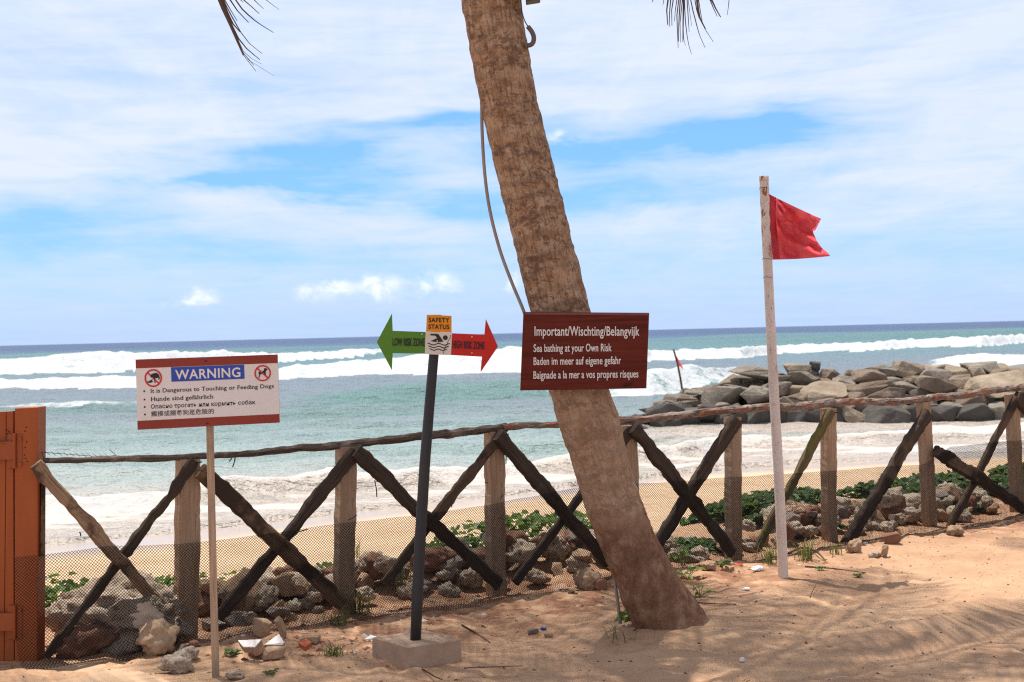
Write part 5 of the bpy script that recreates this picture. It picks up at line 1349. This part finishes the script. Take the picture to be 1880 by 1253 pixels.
def sprig(px, py, n, h, label, mat='sprig_leaf', size=.05, seed=0, name='seedling', grp=None):
    r = random.Random(seed); p = on(px, py); t = empty(name, p, label, 'plant', grp); mb = MB(); ml = MB()
    for k in range(n):
        a = r.uniform(0, 6.28); l = h * r.uniform(.5, 1.1); top = p + Vector((math.cos(a) * l * .7, math.sin(a) * l * .5, l * r.uniform(.35, .8)))
        mb.tube([p, p.lerp(top, .5) + Vector((0, 0, l * .12)), top], .0022, 4)
        for j in range(2):
            d = Vector((math.cos(a + j * 2.2), math.sin(a + j * 2.2), -.15)).normalized(); nn = Vector((r.gauss(0, .3), -.35, 1)).normalized(); nn = (nn - d * nn.dot(d)).normalized()
            leaf(ml, top, d, nn, size * r.uniform(.7, 1.2), size * .8)
    mb.build('stem', M['grass_leaf'], t); ml.build('leaves', M[mat], t)
sprig(1262, 1065, 8, .11, 'leafy green vine seedling just right of the palm trunk', seed=1, size=.042)
sprig(1285, 1098, 7, .09, 'low green seedling on the sunlit sand right of the palm foot', seed=2, size=.036)
sprig(1325, 1042, 9, .07, 'small dark green plant at the net right of the palm', 'vine_leaf', .035, 3)
sprig(1165, 1148, 6, .10, 'yellowing leaves sprouting at the foot of the palm', 'sprig_leaf', .06, 4)
sprig(432, 1205, 9, .05, 'little green weed on the sand beside the flat tan slab', 'vine_leaf', .028, 5)
sprig(497, 1240, 8, .04, 'tiny flat green weed on the foreground sand left of the concrete block', 'vine_leaf', .022, 6)
sprig(1506, 1048, 6, .04, 'tiny green weed on the sand right of the flagpole foot', 'vine_leaf', .025, 7)
sprig(1575, 1062, 6, .04, 'tiny green weed below the smooth standing stone', 'vine_leaf', .025, 8)
sprig(1240, 1030, 6, .12, 'light green sprig against the net beside the palm trunk', 'sprig_leaf', .04, 9)
def tuft(px, py, n, h, label, seed, spread=.5):
    r = random.Random(seed); p = on(px, py); mb = MB()
    for k in range(n):
        a = r.uniform(0, 6.28); l = h * r.uniform(.5, 1.1); b = p + Vector((r.gauss(0, .03), r.gauss(0, .02), 0)); d = Vector((math.cos(a), math.sin(a), 0)) * spread * r.uniform(.4, 1.1)
        mb.ribbon([b, b + d * l * .35 + Vector((0, 0, l * .5)), b + d * l * .8 + Vector((0, 0, l * .82)), b + d * l * 1.2 + Vector((0, 0, l * .85))], [.005, .0045, .003, .0008], d.cross(Vector((0, 0, 1))).normalized())
    tag(mb.build('grass_tuft', [M['grass_leaf']], None, False, p), label, 'grass')
tuft(660, 1128, 60, .16, 'straggly grass tuft at the net behind the concrete block', 11)
tuft(625, 1150, 40, .10, 'short thin grass on the gravel left of the black pole', 12, .9)
tuft(610, 1205, 46, .07, 'sparse low grass on the sand left of the concrete block', 13, 1.1)
tuft(735, 1100, 44, .22, 'tall dry grass stems at the net just left of the black pole', 14, .45)
tuft(648, 1040, 40, .26, 'grass clump beside the second fence post', 15, .4)
tuft(905, 1080, 18, .22, 'few dry grass stems at the third fence post', 16, .5)
tuft(1415, 1035, 46, .16, 'grass tuft at the net left of the flagpole', 17, .6)
tuft(1478, 1030, 46, .18, 'grass tuft at the net right of the flagpole', 18, .6)
tuft(1535, 1018, 30, .10, 'small grass tuft in front of the post right of the flagpole', 19, .5)
tuft(1250, 1040, 20, .16, 'thin grass stems at the net right of the palm', 20, .5)
tuft(1140, 1180, 14, .12, 'few wiry stems on the sand in front of the palm foot', 22, .7)

# twigs
def twig(pts, r, label):
    q = [on(x, y) + Vector((0, 0, h)) for x, y, h in pts]; q2, _ = cat(q, [1] * len(q), .03); mb = MB(); n = len(q2)
    mb.tube(q2, [r * (1 - .5 * i / n) for i in range(n)], 6, 0, .2, 3); tag(mb.build('twig', M['brown_wood'], None, False, q[0]), label, 'twig')
twig([(1448, 1018, .01), (1475, 1014, .03), (1500, 1022, .03), (1518, 1036, .01)], .009, 'bent bare branch on the sand just right of the flagpole')
twig([(1478, 1042, .006), (1530, 1046, .006), (1590, 1055, .01)], .005, 'long thin twig on the sand below the bent branch')
twig([(848, 1150, .006), (875, 1166, .008), (900, 1182, .006)], .005, 'brown twig lying right of the black pole')
twig([(1270, 1108, .008), (1310, 1112, .01), (1352, 1112, .008)], .004, 'thin green brown stem lying on the sand right of the palm')
twig([(1487, 1098, .004), (1493, 1090, .02), (1498, 1084, .03)], .003, 'tiny upright twig on the sand right below the flagpole')
twig([(775, 1230, .004), (800, 1245, .004), (812, 1250, .004)], .004, 'small twig on the foreground sand at the concrete block')
twig([(852, 1228, .003), (900, 1226, .003), (960, 1224, .003)], .003, 'long thin root on the sand right of the concrete block')
